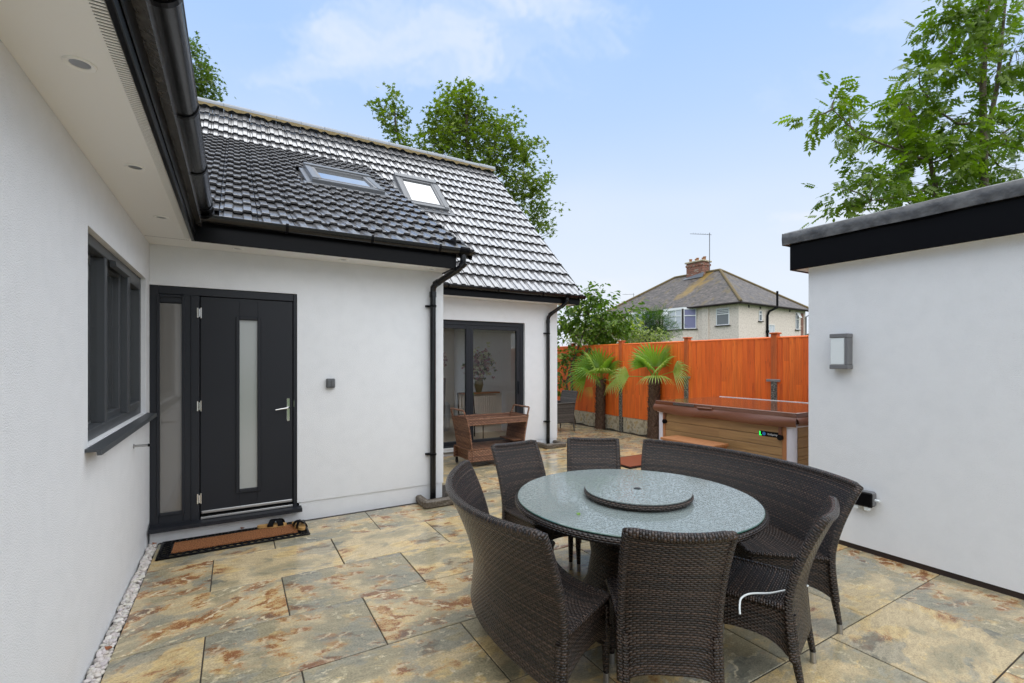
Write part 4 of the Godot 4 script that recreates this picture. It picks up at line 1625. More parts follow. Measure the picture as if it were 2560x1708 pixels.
# ---------------------------------------------------------------- plants
func leaf_mesh(kind: String) -> ArrayMesh:
	var mb := MB.new()
	if kind == "maple":
		# five lobes round a centre, folded a little along the midrib
		var pts := []
		var rad := [0.30, 0.62, 0.40, 0.80, 0.42, 1.0, 0.42, 0.80, 0.40, 0.62, 0.30]
		for i in 11:
			var a := lerpf(-2.5, 2.5, i / 10.0)
			pts.append(V(sin(a) * rad[i], 0.10 * absf(sin(a)) * rad[i], -cos(a) * rad[i]))
		for i in 10:
			mb.tri(Vector3.ZERO, pts[i + 1], pts[i])
	elif kind == "ash":
		# compound leaf: a stalk with paired leaflets and one at the end
		for i in 9:
			var t := 0.28 + 0.72 * ((i / 2) / 4.0)
			var s := (1.0 if i % 2 else -1.0) if i < 8 else 0.0
			var root := V(0, -0.16 * t * t, -t)
			var dir := V(s * 0.9, -0.18, -0.45 if s != 0.0 else -1.0).normalized()
			var l := 0.46
			var w := dir.cross(Vector3.UP).normalized() * 0.105
			var mid := root + dir * l * 0.45
			var tip := root + dir * l + V(0, -0.05, 0)
			mb.tri(root, mid + w, mid - w + V(0, 0.0, 0))
			mb.tri(mid - w, mid + w, tip)
		mb.tri(V(-0.008, 0, 0), V(0.008, 0, 0), V(0, -0.16, -1.0))
	elif kind == "oval":
		var o := [V(0, 0, 0), V(0.20, 0.06, -0.3), V(0.22, 0.05, -0.6), V(0, -0.08, -1.0), V(-0.22, 0.05, -0.6), V(-0.20, 0.06, -0.3)]
		var m := [V(0, 0.0, -0.3), V(0, -0.02, -0.6)]
		mb.tri(o[0], o[1], m[0])
		mb.tri(o[0], m[0], o[5])
		mb.tri(m[0], o[1], o[2])
		mb.tri(m[0], o[2], m[1])
		mb.tri(m[0], o[4], o[5])
		mb.tri(m[0], m[1], o[4])
		mb.tri(m[1], o[2], o[3])
		mb.tri(m[1], o[3], o[4])
	elif kind == "sprig":
		for i in 9:
			var t := i / 9.0
			var s := 1.0 if i % 2 else -1.0
			var root := V(0, -0.10 * t * t, -t)
			var tip := root + V(s * 0.16, 0.02, -0.16)
			mb.tri(root + V(0, 0, 0.03), root - V(0, 0, 0.06), tip)
	return mb.commit()


# leaves in clumps through ball-shaped parts of a crown
func crown(parent: Node3D, mesh: ArrayMesh, blobs: Array, per: float, size: Array, cols: Array, clump := 0.28, droop := 0.35, leaves := 12) -> void:
	var xs := []
	var cs := []
	var tw := MB.new()
	for b in blobs:
		var c := V(b[0], b[1], b[2])
		var r: float = b[3]
		var n := int(maxf(per * pow(r, 2.2), 3.0))
		for i in n:
			var d := V(rng.randfn(), rng.randfn(), rng.randfn()).normalized()
			var q := c + d * r * pow(rng.randf(), 0.42)
			var tone := rng.randf()
			if i % 2 == 0:
				var bend := c.lerp(q, 0.55) + V(rng.randfn(), rng.randfn(), rng.randfn()) * 0.05 * r
				tw.tube([c.lerp(q, 0.12), bend, q], [0.006, 0.004, 0.002], 4, false)
			var hang := V(d.x, d.y * 0.5 - droop, d.z).normalized()
			for k in leaves:
				var o := q + V(rng.randfn(), rng.randfn() * 0.7, rng.randfn()) * clump * 0.42
				var dir := (hang + V(rng.randfn(), rng.randfn() * 0.6, rng.randfn()) * 0.65).normalized()
				var up := (Vector3.UP + V(rng.randfn(), rng.randfn(), rng.randfn()) * 0.45).normalized()
				if absf(dir.dot(up)) > 0.95:
					up = Vector3.RIGHT
				var s := rng.randf_range(size[0], size[1])
				xs.append(Transform3D(Basis.looking_at(dir, up).scaled_local(V(s, s, s)), o))
				var f := clampf(tone * 0.6 + rng.randf() * 0.4, 0.0, 1.0)
				var ca: Color = cols[0]
				cs.append(ca.lerp(cols[1], f) if f < 0.86 or cols.size() < 3 else cols[2])
	scatter("crown", parent, mesh, xs, cs)
	var fine := part("twigs", tw, M.bark, parent)
	fine.set_meta("kind", "stuff")


# one mesh made of many placed and tinted copies of a leaf
func scatter(called: String, parent: Node3D, mesh: ArrayMesh, xs: Array, cs: Array) -> void:
	var src := mesh.surface_get_arrays(0)
	var lv: PackedVector3Array = src[Mesh.ARRAY_VERTEX]
	var ln: PackedVector3Array = src[Mesh.ARRAY_NORMAL]
	var k := lv.size()
	var v := PackedVector3Array()
	var n := PackedVector3Array()
	var c := PackedColorArray()
	v.resize(k * xs.size())
	n.resize(k * xs.size())
	c.resize(k * xs.size())
	var inv := place_of(parent).affine_inverse()
	for i in xs.size():
		var x: Transform3D = inv * xs[i]
		var r := x.basis.orthonormalized()
		for j in k:
			v[i * k + j] = x * lv[j]
			n[i * k + j] = r * ln[j]
			c[i * k + j] = cs[i]
	var a := []
	a.resize(Mesh.ARRAY_MAX)
	a[Mesh.ARRAY_VERTEX] = v
	a[Mesh.ARRAY_NORMAL] = n
	a[Mesh.ARRAY_COLOR] = c
	var m := ArrayMesh.new()
	m.add_surface_from_arrays(Mesh.PRIMITIVE_TRIANGLES, a)
	var o := MeshInstance3D.new()
	o.name = called
	o.mesh = m
	o.material_override = M.leaf
	parent.add_child(o, true)


func vec(a: Array) -> Vector3:
	return V(a[0], a[1], a[2])


func limbs(parent: Node3D, lines: Array, m: Material) -> void:
	for i in lines.size():
		var pts := []
		var rs := []
		var src: Array = lines[i][0]
		for k in src.size():
			pts.append(vec(src[k]))
			rs.append(lerpf(lines[i][1], lines[i][2], float(k) / (src.size() - 1)))
		var mb := MB.new()
		mb.tube(pts, rs, 9)
		part("trunk" if i == 0 else "branch", mb, m, parent)


func twigs(parent: Node3D, blobs: Array, lines: Array, m: Material) -> void:
	# one thin branch from the nearest limb to the heart of each leafy part
	var nodes := []
	for l in lines:
		for p in l[0]:
			nodes.append(vec(p))
	for b in blobs:
		var c := V(b[0], b[1], b[2])
		var best: Vector3 = nodes[0]
		for p in nodes:
			if p.distance_to(c) < best.distance_to(c) and p.y < c.y + 0.4:
				best = p
		if best.distance_to(c) < 0.15:
			continue
		var mid := best.lerp(c, 0.5) + V(rng.randfn(), rng.randf() * -1.0, rng.randfn()) * 0.08 * best.distance_to(c)
		var mb := MB.new()
		mb.tube([best, mid, c], [0.022, 0.015, 0.007], 6)
		part("branch", mb, m, parent)


func trees() -> void:
	var ash_b := [[9.57,6.27,-4.82,0.32], [10.08,6.71,-4.75,0.27], [10.56,6.43,-4.70,0.35], [11.05,6.18,-4.65,0.31], [10.04,5.94,-4.66,0.29], [10.47,4.81,-4.29,0.58], [10.19,4.97,-4.69,0.38], [10.11,4.52,-4.50,0.37], [11.62,5.47,-4.31,0.66], [12.51,6.46,-4.26,0.69], [11.50,6.22,-4.27,0.44], [12.92,7.41,-4.25,0.66], [11.87,6.91,-4.40,0.36], [13.14,8.12,-3.88,0.74], [12.98,8.86,-3.98,0.55], [12.01,7.42,-4.09,0.35], [14.72,9.32,-3.54,0.68], [14.77,8.13,-3.62,0.64], [13.30,6.74,-3.79,0.69], [14.03,5.75,-3.71,0.76], [14.97,5.74,-3.39,0.78], [12.82,5.26,-4.07,0.74], [15.48,7.15,-3.44,0.60], [11.85,4.76,-4.18,0.53], [13.00,8.75,-3.50,0.53], [13.97,8.08,-3.16,0.54], [13.53,6.00,-3.19,0.53], [12.16,5.65,-3.53,0.51]]
	var ash_l := [
		[[[13.66,-0.05,-3.57], [13.68,2.5,-3.57], [13.68,4.89,-3.57], [13.68,6.19,-3.57], [13.67,7.39,-3.58], [13.73,8.68,-3.54], [13.82,9.97,-3.49]], 0.11, 0.03],
		[[[13.72,6.19,-3.55], [14.08,7.54,-3.45], [14.30,8.54,-3.44], [14.52,9.65,-3.42]], 0.05, 0.018],
		[[[12.9,-0.05,-3.9], [12.6,2.6,-3.98], [12.57,4.83,-3.99], [12.54,5.28,-4.01], [12.45,5.73,-4.06], [12.24,6.37,-4.18], [12.06,6.91,-4.29]], 0.075, 0.015],
		[[[12.47,5.69,-4.04], [11.78,5.82,-4.22], [11.01,5.95,-4.44], [10.52,6.12,-4.61], [9.93,6.44,-4.72]], 0.028, 0.008],
		[[[10.82,6.04,-4.55], [10.33,5.92,-4.60], [9.97,5.92,-4.70]], 0.014, 0.006],
		[[[13.68,6.65,-3.57], [13.09,6.55,-3.80], [12.77,6.78,-3.98], [12.46,7.24,-4.17]], 0.03, 0.012],
		[[[13.68,6.09,-3.57], [14.38,6.56,-3.39], [15.08,6.95,-3.21]], 0.03, 0.012],
		[[[12.54,5.19,-4.01], [11.65,4.90,-4.18], [10.70,4.71,-4.39]], 0.028, 0.008]]
	var t := thing("ash_tree", "tall ash tree with feathery green leaves behind the flat-roofed outbuilding", "tree", V(13.66, 0, -3.57))
	limbs(t, ash_l, M.bark)
	twigs(t, ash_b, ash_l, M.bark)
	crown(t, leaf_mesh("ash"), ash_b, 37.0, [0.18, 0.30], [Color(0.085, 0.15, 0.016), Color(0.24, 0.33, 0.03), Color(0.34, 0.44, 0.05)], 0.34, 0.4, 8)
	var map_b := [[4.95,10.35,-16.81,0.66], [4.88,10.85,-16.85,0.50], [5.08,9.57,-16.73,0.50], [4.47,10.43,-17.08,0.31], [7.18,9.88,-15.50,1.26], [7.18,10.82,-15.50,0.71], [7.29,11.37,-15.43,0.28], [6.22,9.84,-15.60,0.69], [6.02,9.23,-15.71,0.61], [7.90,9.01,-14.84,1.24], [8.84,8.31,-14.75,1.19], [9.43,7.60,-14.41,0.79], [9.75,6.94,-14.45,0.61], [10.01,6.30,-14.30,0.29], [9.22,9.27,-14.76,0.64], [8.53,10.24,-15.17,0.64], [7.76,7.66,-14.58,1.14], [6.31,8.88,-15.43,0.91], [7.29,10.82,-16.13,0.97], [8.14,10.66,-15.63,0.49], [5.83,9.57,-16.29,0.28], [5.2,8.9,-16.6,0.7]]
	var map_l := [
		[[[7.6,-0.05,-15.26], [7.59,5.17,-15.26], [7.45,7.53,-15.34], [7.21,9.41,-15.48], [7.18,10.98,-15.50]], 0.2, 0.03],
		[[[7.45,7.53,-15.34], [8.26,8.31,-14.86], [9.18,8.07,-14.55]], 0.07, 0.02],
		[[[7.38,7.84,-15.38], [5.69,8.63,-16.37], [5.02,9.88,-16.77], [4.92,10.98,-16.82]], 0.07, 0.015]]
	t = thing("maple_tree", "bushy maple tree rising behind the main roof ridge", "tree", V(7.6, 0, -15.26))
	limbs(t, map_l, M.bark)
	twigs(t, map_b, map_l, M.bark)
	crown(t, leaf_mesh("maple"), map_b, 42.0, [0.09, 0.16], [Color(0.10, 0.15, 0.028), Color(0.25, 0.31, 0.055), Color(0.38, 0.44, 0.08)], 0.42, 0.3, 14)
	var lt_b := [[-1.14,11.61,-19.22,0.59], [-0.86,11.02,-19.05,0.50], [-1.27,10.50,-19.29,0.74], [-1.39,12.13,-19.37,0.41], [-0.69,10.54,-18.96,0.30], [-1.9,11.0,-19.5,0.9]]
	var lt_l := [[[[-1.5,-0.05,-19.4], [-1.5,6.0,-19.4], [-1.35,9.5,-19.35], [-1.25,11.6,-19.3]], 0.16, 0.03]]
	t = thing("far_tree", "treetop peeping over the ridge beside the left gutter", "tree", V(-1.5, 0, -19.4))
	limbs(t, lt_l, M.bark)
	twigs(t, lt_b, lt_l, M.bark)
	crown(t, leaf_mesh("maple"), lt_b, 110.0, [0.07, 0.12], [Color(0.075, 0.125, 0.022), Color(0.20, 0.26, 0.045), Color(0.30, 0.35, 0.07)], 0.36, 0.3, 12)
	var la_b := [[7.55,2.95,-9.48,0.33], [7.92,3.12,-9.27,0.42], [7.94,2.55,-9.02,0.46], [8.11,2.59,-8.69,0.36], [8.22,2.75,-8.39,0.21], [7.36,2.29,-9.59,0.35], [7.25,1.68,-9.66,0.33], [7.68,2.01,-9.29,0.37], [7.15,1.18,-9.72,0.22], [7.22,2.73,-9.68,0.27], [7.83,2.53,-9.55,0.38], [7.21,0.80,-9.57,0.15], [8.04,2.26,-8.73,0.28]]
	var la_l := [
		[[[7.40,-0.03,-9.45], [7.30,0.48,-9.52], [7.22,1.02,-9.60], [7.41,1.57,-9.57], [7.62,2.23,-9.43], [7.76,2.79,-9.36]], 0.035, 0.012],
		[[[7.22,1.02,-9.59], [7.36,1.25,-9.42], [7.50,1.79,-9.20], [7.80,2.32,-8.95], [8.13,2.59,-8.68]], 0.022, 0.008]]
	t = thing("cherry_laurel", "slender leaning tree with broad glossy leaves against the orange fence", "tree", V(7.40, 0, -9.45))
	limbs(t, la_l, M.bark)
	twigs(t, la_b, la_l, M.bark)
	crown(t, leaf_mesh("oval"), la_b, 210.0, [0.10, 0.17], [Color(0.06, 0.13, 0.016), Color(0.21, 0.32, 0.04), Color(0.40, 0.48, 0.10)], 0.30, 0.55, 11)
	var sh_b := [[8.75,2.35,-10.3,0.45], [9.1,2.33,-10.0,0.45], [9.45,2.28,-9.7,0.42], [9.75,2.22,-9.35,0.34], [10.0,2.17,-9.1,0.26], [8.45,2.42,-10.6,0.40], [9.3,2.5,-9.9,0.25], [9.2,1.6,-10.4,0.5], [9.8,1.6,-9.9,0.45]]
	var sh_l := [[[[9.3,-0.05,-10.3], [9.3,1.0,-10.3], [9.35,2.0,-10.2]], 0.04, 0.012]]
	t = thing("variegated_shrub", "pale cream-leaved shrub topping the fence behind the palms", "shrub", V(9.3, 0, -10.3))
	limbs(t, sh_l, M.bark)
	twigs(t, sh_b, sh_l, M.bark)
	crown(t, leaf_mesh("oval"), sh_b, 380.0, [0.05, 0.09], [Color(0.24, 0.32, 0.09), Color(0.55, 0.57, 0.27), Color(0.70, 0.68, 0.45)], 0.3, 0.2, 14)
	var fe_b := [[10.41,2.62,-10.01,0.38], [10.74,2.75,-9.81,0.31], [10.88,2.39,-9.61,0.20], [10.55,2.31,-9.81,0.31], [10.13,2.46,-10.17,0.33], [10.95,2.62,-9.62,0.16], [10.5,1.8,-9.9,0.5]]
	var fe_l := [[[[10.45,-0.05,-9.95], [10.45,1.4,-9.95], [10.5,2.4,-9.9]], 0.04, 0.012]]
	t = thing("feathery_shrub", "dark green feathery shrub in front of the neighbour's bay window", "shrub", V(10.45, 0, -9.95))
	limbs(t, fe_l, M.bark)
	twigs(t, fe_b, fe_l, M.bark)
	crown(t, leaf_mesh("sprig"), fe_b, 420.0, [0.14, 0.26], [Color(0.045, 0.105, 0.018), Color(0.11, 0.20, 0.035), Color(0.16, 0.25, 0.05)], 0.22, -0.1, 12)


func fan_leaf(foot: Vector3, dir: Vector3, stalk: float, radius: float, spread: float, droop: float, tilt: float) -> MB:
	# petiole, then a folded fan of blades; dir points along the stalk
	var mb := MB.new()
	var hub := foot + dir * stalk + V(0, -droop * stalk * 0.25, 0)
	mb.tube([foot, foot.lerp(hub, 0.5) + V(0, 0.02, 0), hub], [0.012, 0.008, 0.006], 6)
	var fwd := (hub - foot).normalized()
	var side := fwd.cross(Vector3.UP).normalized()
	var up := side.cross(fwd).normalized()
	side = (side * cos(tilt) + up * sin(tilt)).normalized()
	up = side.cross(fwd).normalized()
	var n := 20
	for i in n:
		var a := lerpf(-spread, spread, (i + 0.5) / n)
		var l := 1.06 * radius * (1.0 - 0.25 * pow(absf(a) / 2.4, 2.0)) * rng.randf_range(0.88, 1.05)
		var d := (fwd * cos(a) + side * sin(a)).normalized()
		var w := (fwd * -sin(a) + side * cos(a)).normalized()
		var half := spread / n * l
		var prev := hub
		var pw := 0.002
		for k in 4:
			var f := (k + 1) / 4.0
			var p := hub + d * l * f + V(0, -droop * l * f * f * f * 0.8, 0) + up * 0.05 * sin(f * PI) * radius
			var cw: float = [half * 0.27, half * 0.44, half * 0.30, half * 0.03][k]
			var fold: Vector3 = up * cw * 0.8
			mb.quad(prev - w * pw, prev + up * pw * 0.5, p + fold, p - w * cw)
			mb.quad(prev + up * pw * 0.5, prev + w * pw, p + w * cw, p + fold)
			prev = p
			pw = cw
	return mb


func palm(at: Vector3, height: float, label: String, leaves: Array, thick: float) -> void:
	var t := thing("fan_palm", label, "palm", at, "fan palms along the orange fence")
	var mb := MB.new()
	var n := 26
	mb.grid(func(u: float, w: float) -> Vector3:
		var a := -TAU * u
		var y := w * height
		var ring := absf(fposmod(w * 15.0 + 0.35 * sin(a * 3.0), 1.0) - 0.3) * 0.014
		var r := thick * (1.0 - 0.08 * w + 0.12 * pow(1.0 - w, 6.0) + 0.10 * pow(w, 8.0)) + ring + 0.007 * sin(a * 7.0 + w * 40.0)
		return at + V(cos(a) * r + 0.03 * w, y, sin(a) * r), 22, 70, Vector2(0.6, height))
	part("trunk", mb, M.palm_bark, t)
	# broken leaf bases stand off the trunk in overlapping rings, with loose fibre between
	mb = MB.new()
	var rings := int(height / 0.055)
	for j in rings:
		for i in 9:
			var a := TAU * (i + 0.5 * (j % 2)) / 9.0 + rng.randfn(0, 0.09)
			var y := height * (j + 0.3) / rings + rng.randfn(0, 0.010)
			var r := thick * (1.0 - 0.08 * y / height) * 0.98
			var o := V(cos(a), 0, sin(a))
			var sd := V(-sin(a), 0, cos(a))
			var w := rng.randf_range(0.020, 0.034)
			var hh := rng.randf_range(0.045, 0.085)
			var p := at + o * r + V(0.03 * y / height, y, 0)
			var tip := p + o * rng.randf_range(0.018, 0.045) + V(0, hh, 0)
			mb.quad(p - sd * w, p + sd * w, tip + sd * w * 0.55, tip - sd * w * 0.55)
			mb.quad(tip - sd * w * 0.55, tip + sd * w * 0.55, p + sd * w * 0.7 + V(0, hh * 0.8, 0) - o * 0.01, p - sd * w * 0.7 + V(0, hh * 0.8, 0) - o * 0.01)
	for i in 160:
		var a := rng.randf() * TAU
		var y := height * pow(rng.randf(), 0.6)
		var p := at + V(cos(a) * thick, y, sin(a) * thick)
		var o := V(cos(a), rng.randf_range(-0.6, 1.6), sin(a)).normalized() * rng.randf_range(0.04, 0.10)
		var sd := V(-sin(a), 0, cos(a)) * 0.004
		mb.tri(p - sd, p + sd, p + o)
	var fib := part("leaf_bases", mb, M.palm_fibre, t)
	fib.set_meta("kind", "stuff")
	var top := at + V(0.03, height - 0.02, 0)
	for l in leaves:
		var d := V(cos(deg_to_rad(l[0])) * cos(deg_to_rad(l[1])), sin(deg_to_rad(l[1])), -sin(deg_to_rad(l[0])) * cos(deg_to_rad(l[1])))
		var o := part("frond", fan_leaf(top, d, l[2], l[3], l[4], l[5], l[6]), M[l[7]], t)
		if l[7] == "palm_leaf_dead":
			o.set_meta("label", "yellowed dying frond")


func palms() -> void:
	# each frond: bearing (from +x towards -z), rise, stalk, radius, spread, droop, roll, material
	palm(V(7.42, -0.02, -8.55), 1.17, "left fan palm with a yellow lower frond, nearer the house corner", [
		[47, 72, 0.30, 0.64, 1.7, 0.08, 0.0, "palm_leaf"], [255, 52, 0.34, 0.52, 1.6, 0.25, -0.5, "palm_leaf"], [170, 60, 0.34, 0.54, 1.6, 0.2, 0.5, "palm_leaf_pale"], [222, 78, 0.28, 0.54, 1.7, 0.12, 0.0, "palm_leaf"], [137, 45, 0.36, 0.55, 1.5, 0.3, 1.0, "palm_leaf"],
		[150, 14, 0.36, 0.50, 1.4, 0.4, 1.1, "palm_leaf"], [276, 42, 0.36, 0.50, 1.5, 0.3, -0.9, "palm_leaf"], [268, 4, 0.44, 0.40, 1.6, 0.3, -0.7, "palm_leaf_pale"],
		[232, 36, 0.34, 0.48, 1.6, 0.45, 0.0, "palm_leaf_pale"], [190, 30, 0.36, 0.46, 1.6, 0.45, 0.5, "palm_leaf"], [165, -32, 0.26, 0.24, 0.9, 0.5, 0.9, "palm_leaf_dead"], [270, -22, 0.20, 0.15, 0.9, 0.5, -0.8, "palm_leaf_dead"]], 0.105)
	palm(V(7.42, -0.02, -6.9), 1.25, "right fan palm with broad spreading fronds beside the hot tub", [
		[227, 74, 0.28, 0.54, 1.7, 0.10, 0.0, "palm_leaf"], [190, 48, 0.34, 0.48, 1.6, 0.3, 0.5, "palm_leaf"], [258, 46, 0.34, 0.48, 1.6, 0.3, -0.5, "palm_leaf_pale"], [60, 74, 0.32, 0.56, 1.7, 0.1, 0.0, "palm_leaf"], [276, 60, 0.36, 0.50, 1.2, 0.1, -0.9, "palm_leaf"], [137, 58, 0.32, 0.45, 1.3, 0.15, 0.9, "palm_leaf"],
		[272, 26, 0.52, 0.44, 1.2, 0.5, -1.1, "palm_leaf_pale"], [138, 12, 0.52, 0.42, 1.2, 0.4, 1.1, "palm_leaf_pale"], [227, 18, 0.32, 0.40, 1.6, 0.6, 0.0, "palm_leaf_pale"],
		[47, 55, 0.36, 0.48, 1.6, 0.2, 0.0, "palm_leaf"]], 0.112)


# ---------------------------------------------------------------- table and seats
const TC := Vector3(2.14, 0, -2.15)


func seat(called: String, label: String, category: String, group: String, f: Callable, half: float, nu: int, lean := 0.17, TOP := 0.885) -> Node3D:
	# f(u, r, y): a point of the chair; u runs -1..1 across, r outwards from the back of the seat, y up
	var rb := 0.0
	var rf := -0.44
	var t := thing(called, label, category, Vector3(f.call(0.0, (rf + rb) * 0.5, 0.0)), group)
	var SEAT := 0.435
	var prof := func(y: float) -> float:
		if y > SEAT:
			return rb + lean * pow((y - SEAT) / (TOP - SEAT), 1.6)
		return rb + 0.025 * pow((SEAT - y) / 0.25, 1.5)
	var bot := func(u: float) -> float: return 0.195 + 0.055 * (1.0 - pow(absf(u), 3.0))
	var top := func(u: float) -> float: return TOP - 0.006 + 0.012 * u * u
	var th := 0.017
	var back := MB.new()
	for s in [1.0, -1.0]:
		var g := func(a: float, w: float) -> Vector3:
			var u := a * 2.0 - 1.0
			var y := lerpf(bot.call(u), top.call(u), w)
			return f.call(u, prof.call(y) + th * s, y)
		back.grid(g, nu, 22, Vector2(half * 2.0, 0.70), s < 0.0)
	# woven roll along the sides and the top
	var rim := []
	for i in 13:
		var y := lerpf(bot.call(1.0), top.call(1.0), i / 12.0)
		rim.append(f.call(-1.0, prof.call(y), y))
	for i in nu - 1:
		var u := lerpf(-1.0, 1.0, (i + 1.0) / nu)
		rim.append(f.call(u, prof.call(top.call(u)), top.call(u) + 0.003))
	for i in 13:
		var y := lerpf(top.call(1.0), bot.call(1.0), i / 12.0)
		rim.append(f.call(1.0, prof.call(y), y))
	back.tube(rim, 0.021, 10)
	part("backrest", back, M.wicker_dark, t)
	# seat, slightly dished
	var st := MB.new()
	st.grid(func(a: float, w: float) -> Vector3:
		var u := a * 2.0 - 1.0
		var r := lerpf(rf, rb, w)
		var ed := minf(minf(a, 1.0 - a) * 8.0, minf(w * 8.0, 1.0))
		return f.call(u, r, SEAT - 0.014 * ed + 0.006), nu, 10, Vector2(half * 2.0, rb - rf), true)
	var edge := []
	for i in 7:
		edge.append(f.call(-1.0, lerpf(rb, rf + 0.012, i / 6.0), SEAT - 0.004))
	for i in nu - 1:
		edge.append(f.call(lerpf(-1.0, 1.0, (i + 1.0) / nu), rf, SEAT - 0.004))
	for i in 7:
		edge.append(f.call(1.0, lerpf(rf + 0.012, rb, i / 6.0), SEAT - 0.004))
	st.tube(edge, 0.015, 8)
	part("seat", st, M.wicker_dark, t)
	# aprons with an arched lower edge
	var arch := func(k: float) -> float: return 0.205 + 0.07 * (1.0 - pow(absf(k), 2.5))
	var ap := MB.new()
	ap.grid(func(a: float, w: float) -> Vector3: return f.call(a * 2.0 - 1.0, rf, lerpf(arch.call(a * 2.0 - 1.0) + 0.02, SEAT - 0.004, w)), nu, 8, Vector2(half * 2.0, 0.22), true)
	part("front_apron", ap, M.wicker_dark, t)
	for s in [-1.0, 1.0]:
		ap = MB.new()
		ap.grid(func(a: float, w: float) -> Vector3: return f.call(s, lerpf(rf, rb, a), lerpf(arch.call(a * 2.0 - 1.0), SEAT - 0.004, w)), 12, 8, Vector2(rb - rf, 0.22), s < 0.0)
		part("side_apron", ap, M.wicker_dark, t)
	for q in [[-1.0, rf + 0.02, -0.01], [1.0, rf + 0.02, -0.01], [-1.0, rb + 0.005, 0.045], [1.0, rb + 0.005, 0.045]]:
		var u: float = q[0] * (1.0 - 0.018 / half)
		var r: float = q[1]
		var leg := MB.new()
		leg.tube([f.call(u, r, 0.40), f.call(u, r + q[2] * 0.4, 0.20), f.call(u, r + q[2], 0.055)], [0.021, 0.020, 0.0145], 12)
		var l := part("leg", leg, M.wicker_dark, t)
		var tip := MB.new()
		tip.tube([f.call(u, r + q[2], 0.0545), f.call(u, r + q[2] * 1.05, 0.0)], 0.0150, 12)
		part("leg_tip", tip, M.dull_steel, l)
	return t


func chair(at: Vector3, face: float, label: String, w := 0.206, lean := 0.17, top := 0.885) -> Node3D:
	var o := V(cos(deg_to_rad(face)), 0, -sin(deg_to_rad(face)))
	var s := V(o.z, 0, -o.x)
	var f := func(u: float, r: float, y: float) -> Vector3:
		return at + o * (r - lean - 0.030 * u * u * clampf((r + 0.1) / 0.1, 0.0, 1.0)) + s * u * (w + 0.012 * clampf(-r / 0.45, 0.0, 1.0)) + V(0, y, 0)
	return seat("dining_chair", label, "chair", "wicker chairs round the table", f, w, 14, lean, top)


func bench(at: Vector3, ang: float, R: float, half_deg: float, label: String, lean: float, top: float) -> Node3D:
	var o := V(cos(deg_to_rad(ang)), 0, -sin(deg_to_rad(ang)))
	var c := at - o * R
	var f := func(u: float, r: float, y: float) -> Vector3:
		var a := deg_to_rad(ang - u * half_deg)
		return c + V(cos(a), 0, -sin(a)) * (R - lean + r) + V(0, y, 0)
	return seat("curved_bench", label, "bench", "curved wicker benches round the table", f, R * deg_to_rad(half_deg) * 0.93, 44, lean, top)


func smooth(p: Array) -> Array:
	var out := []
	for i in p.size() - 1:
		for k in 5:
			out.append((p[i] as Vector3).cubic_interpolate(p[i + 1], p[maxi(i - 1, 0)], p[mini(i + 2, p.size() - 1)], k / 5.0))
	out.append(p[p.size() - 1])
	return out


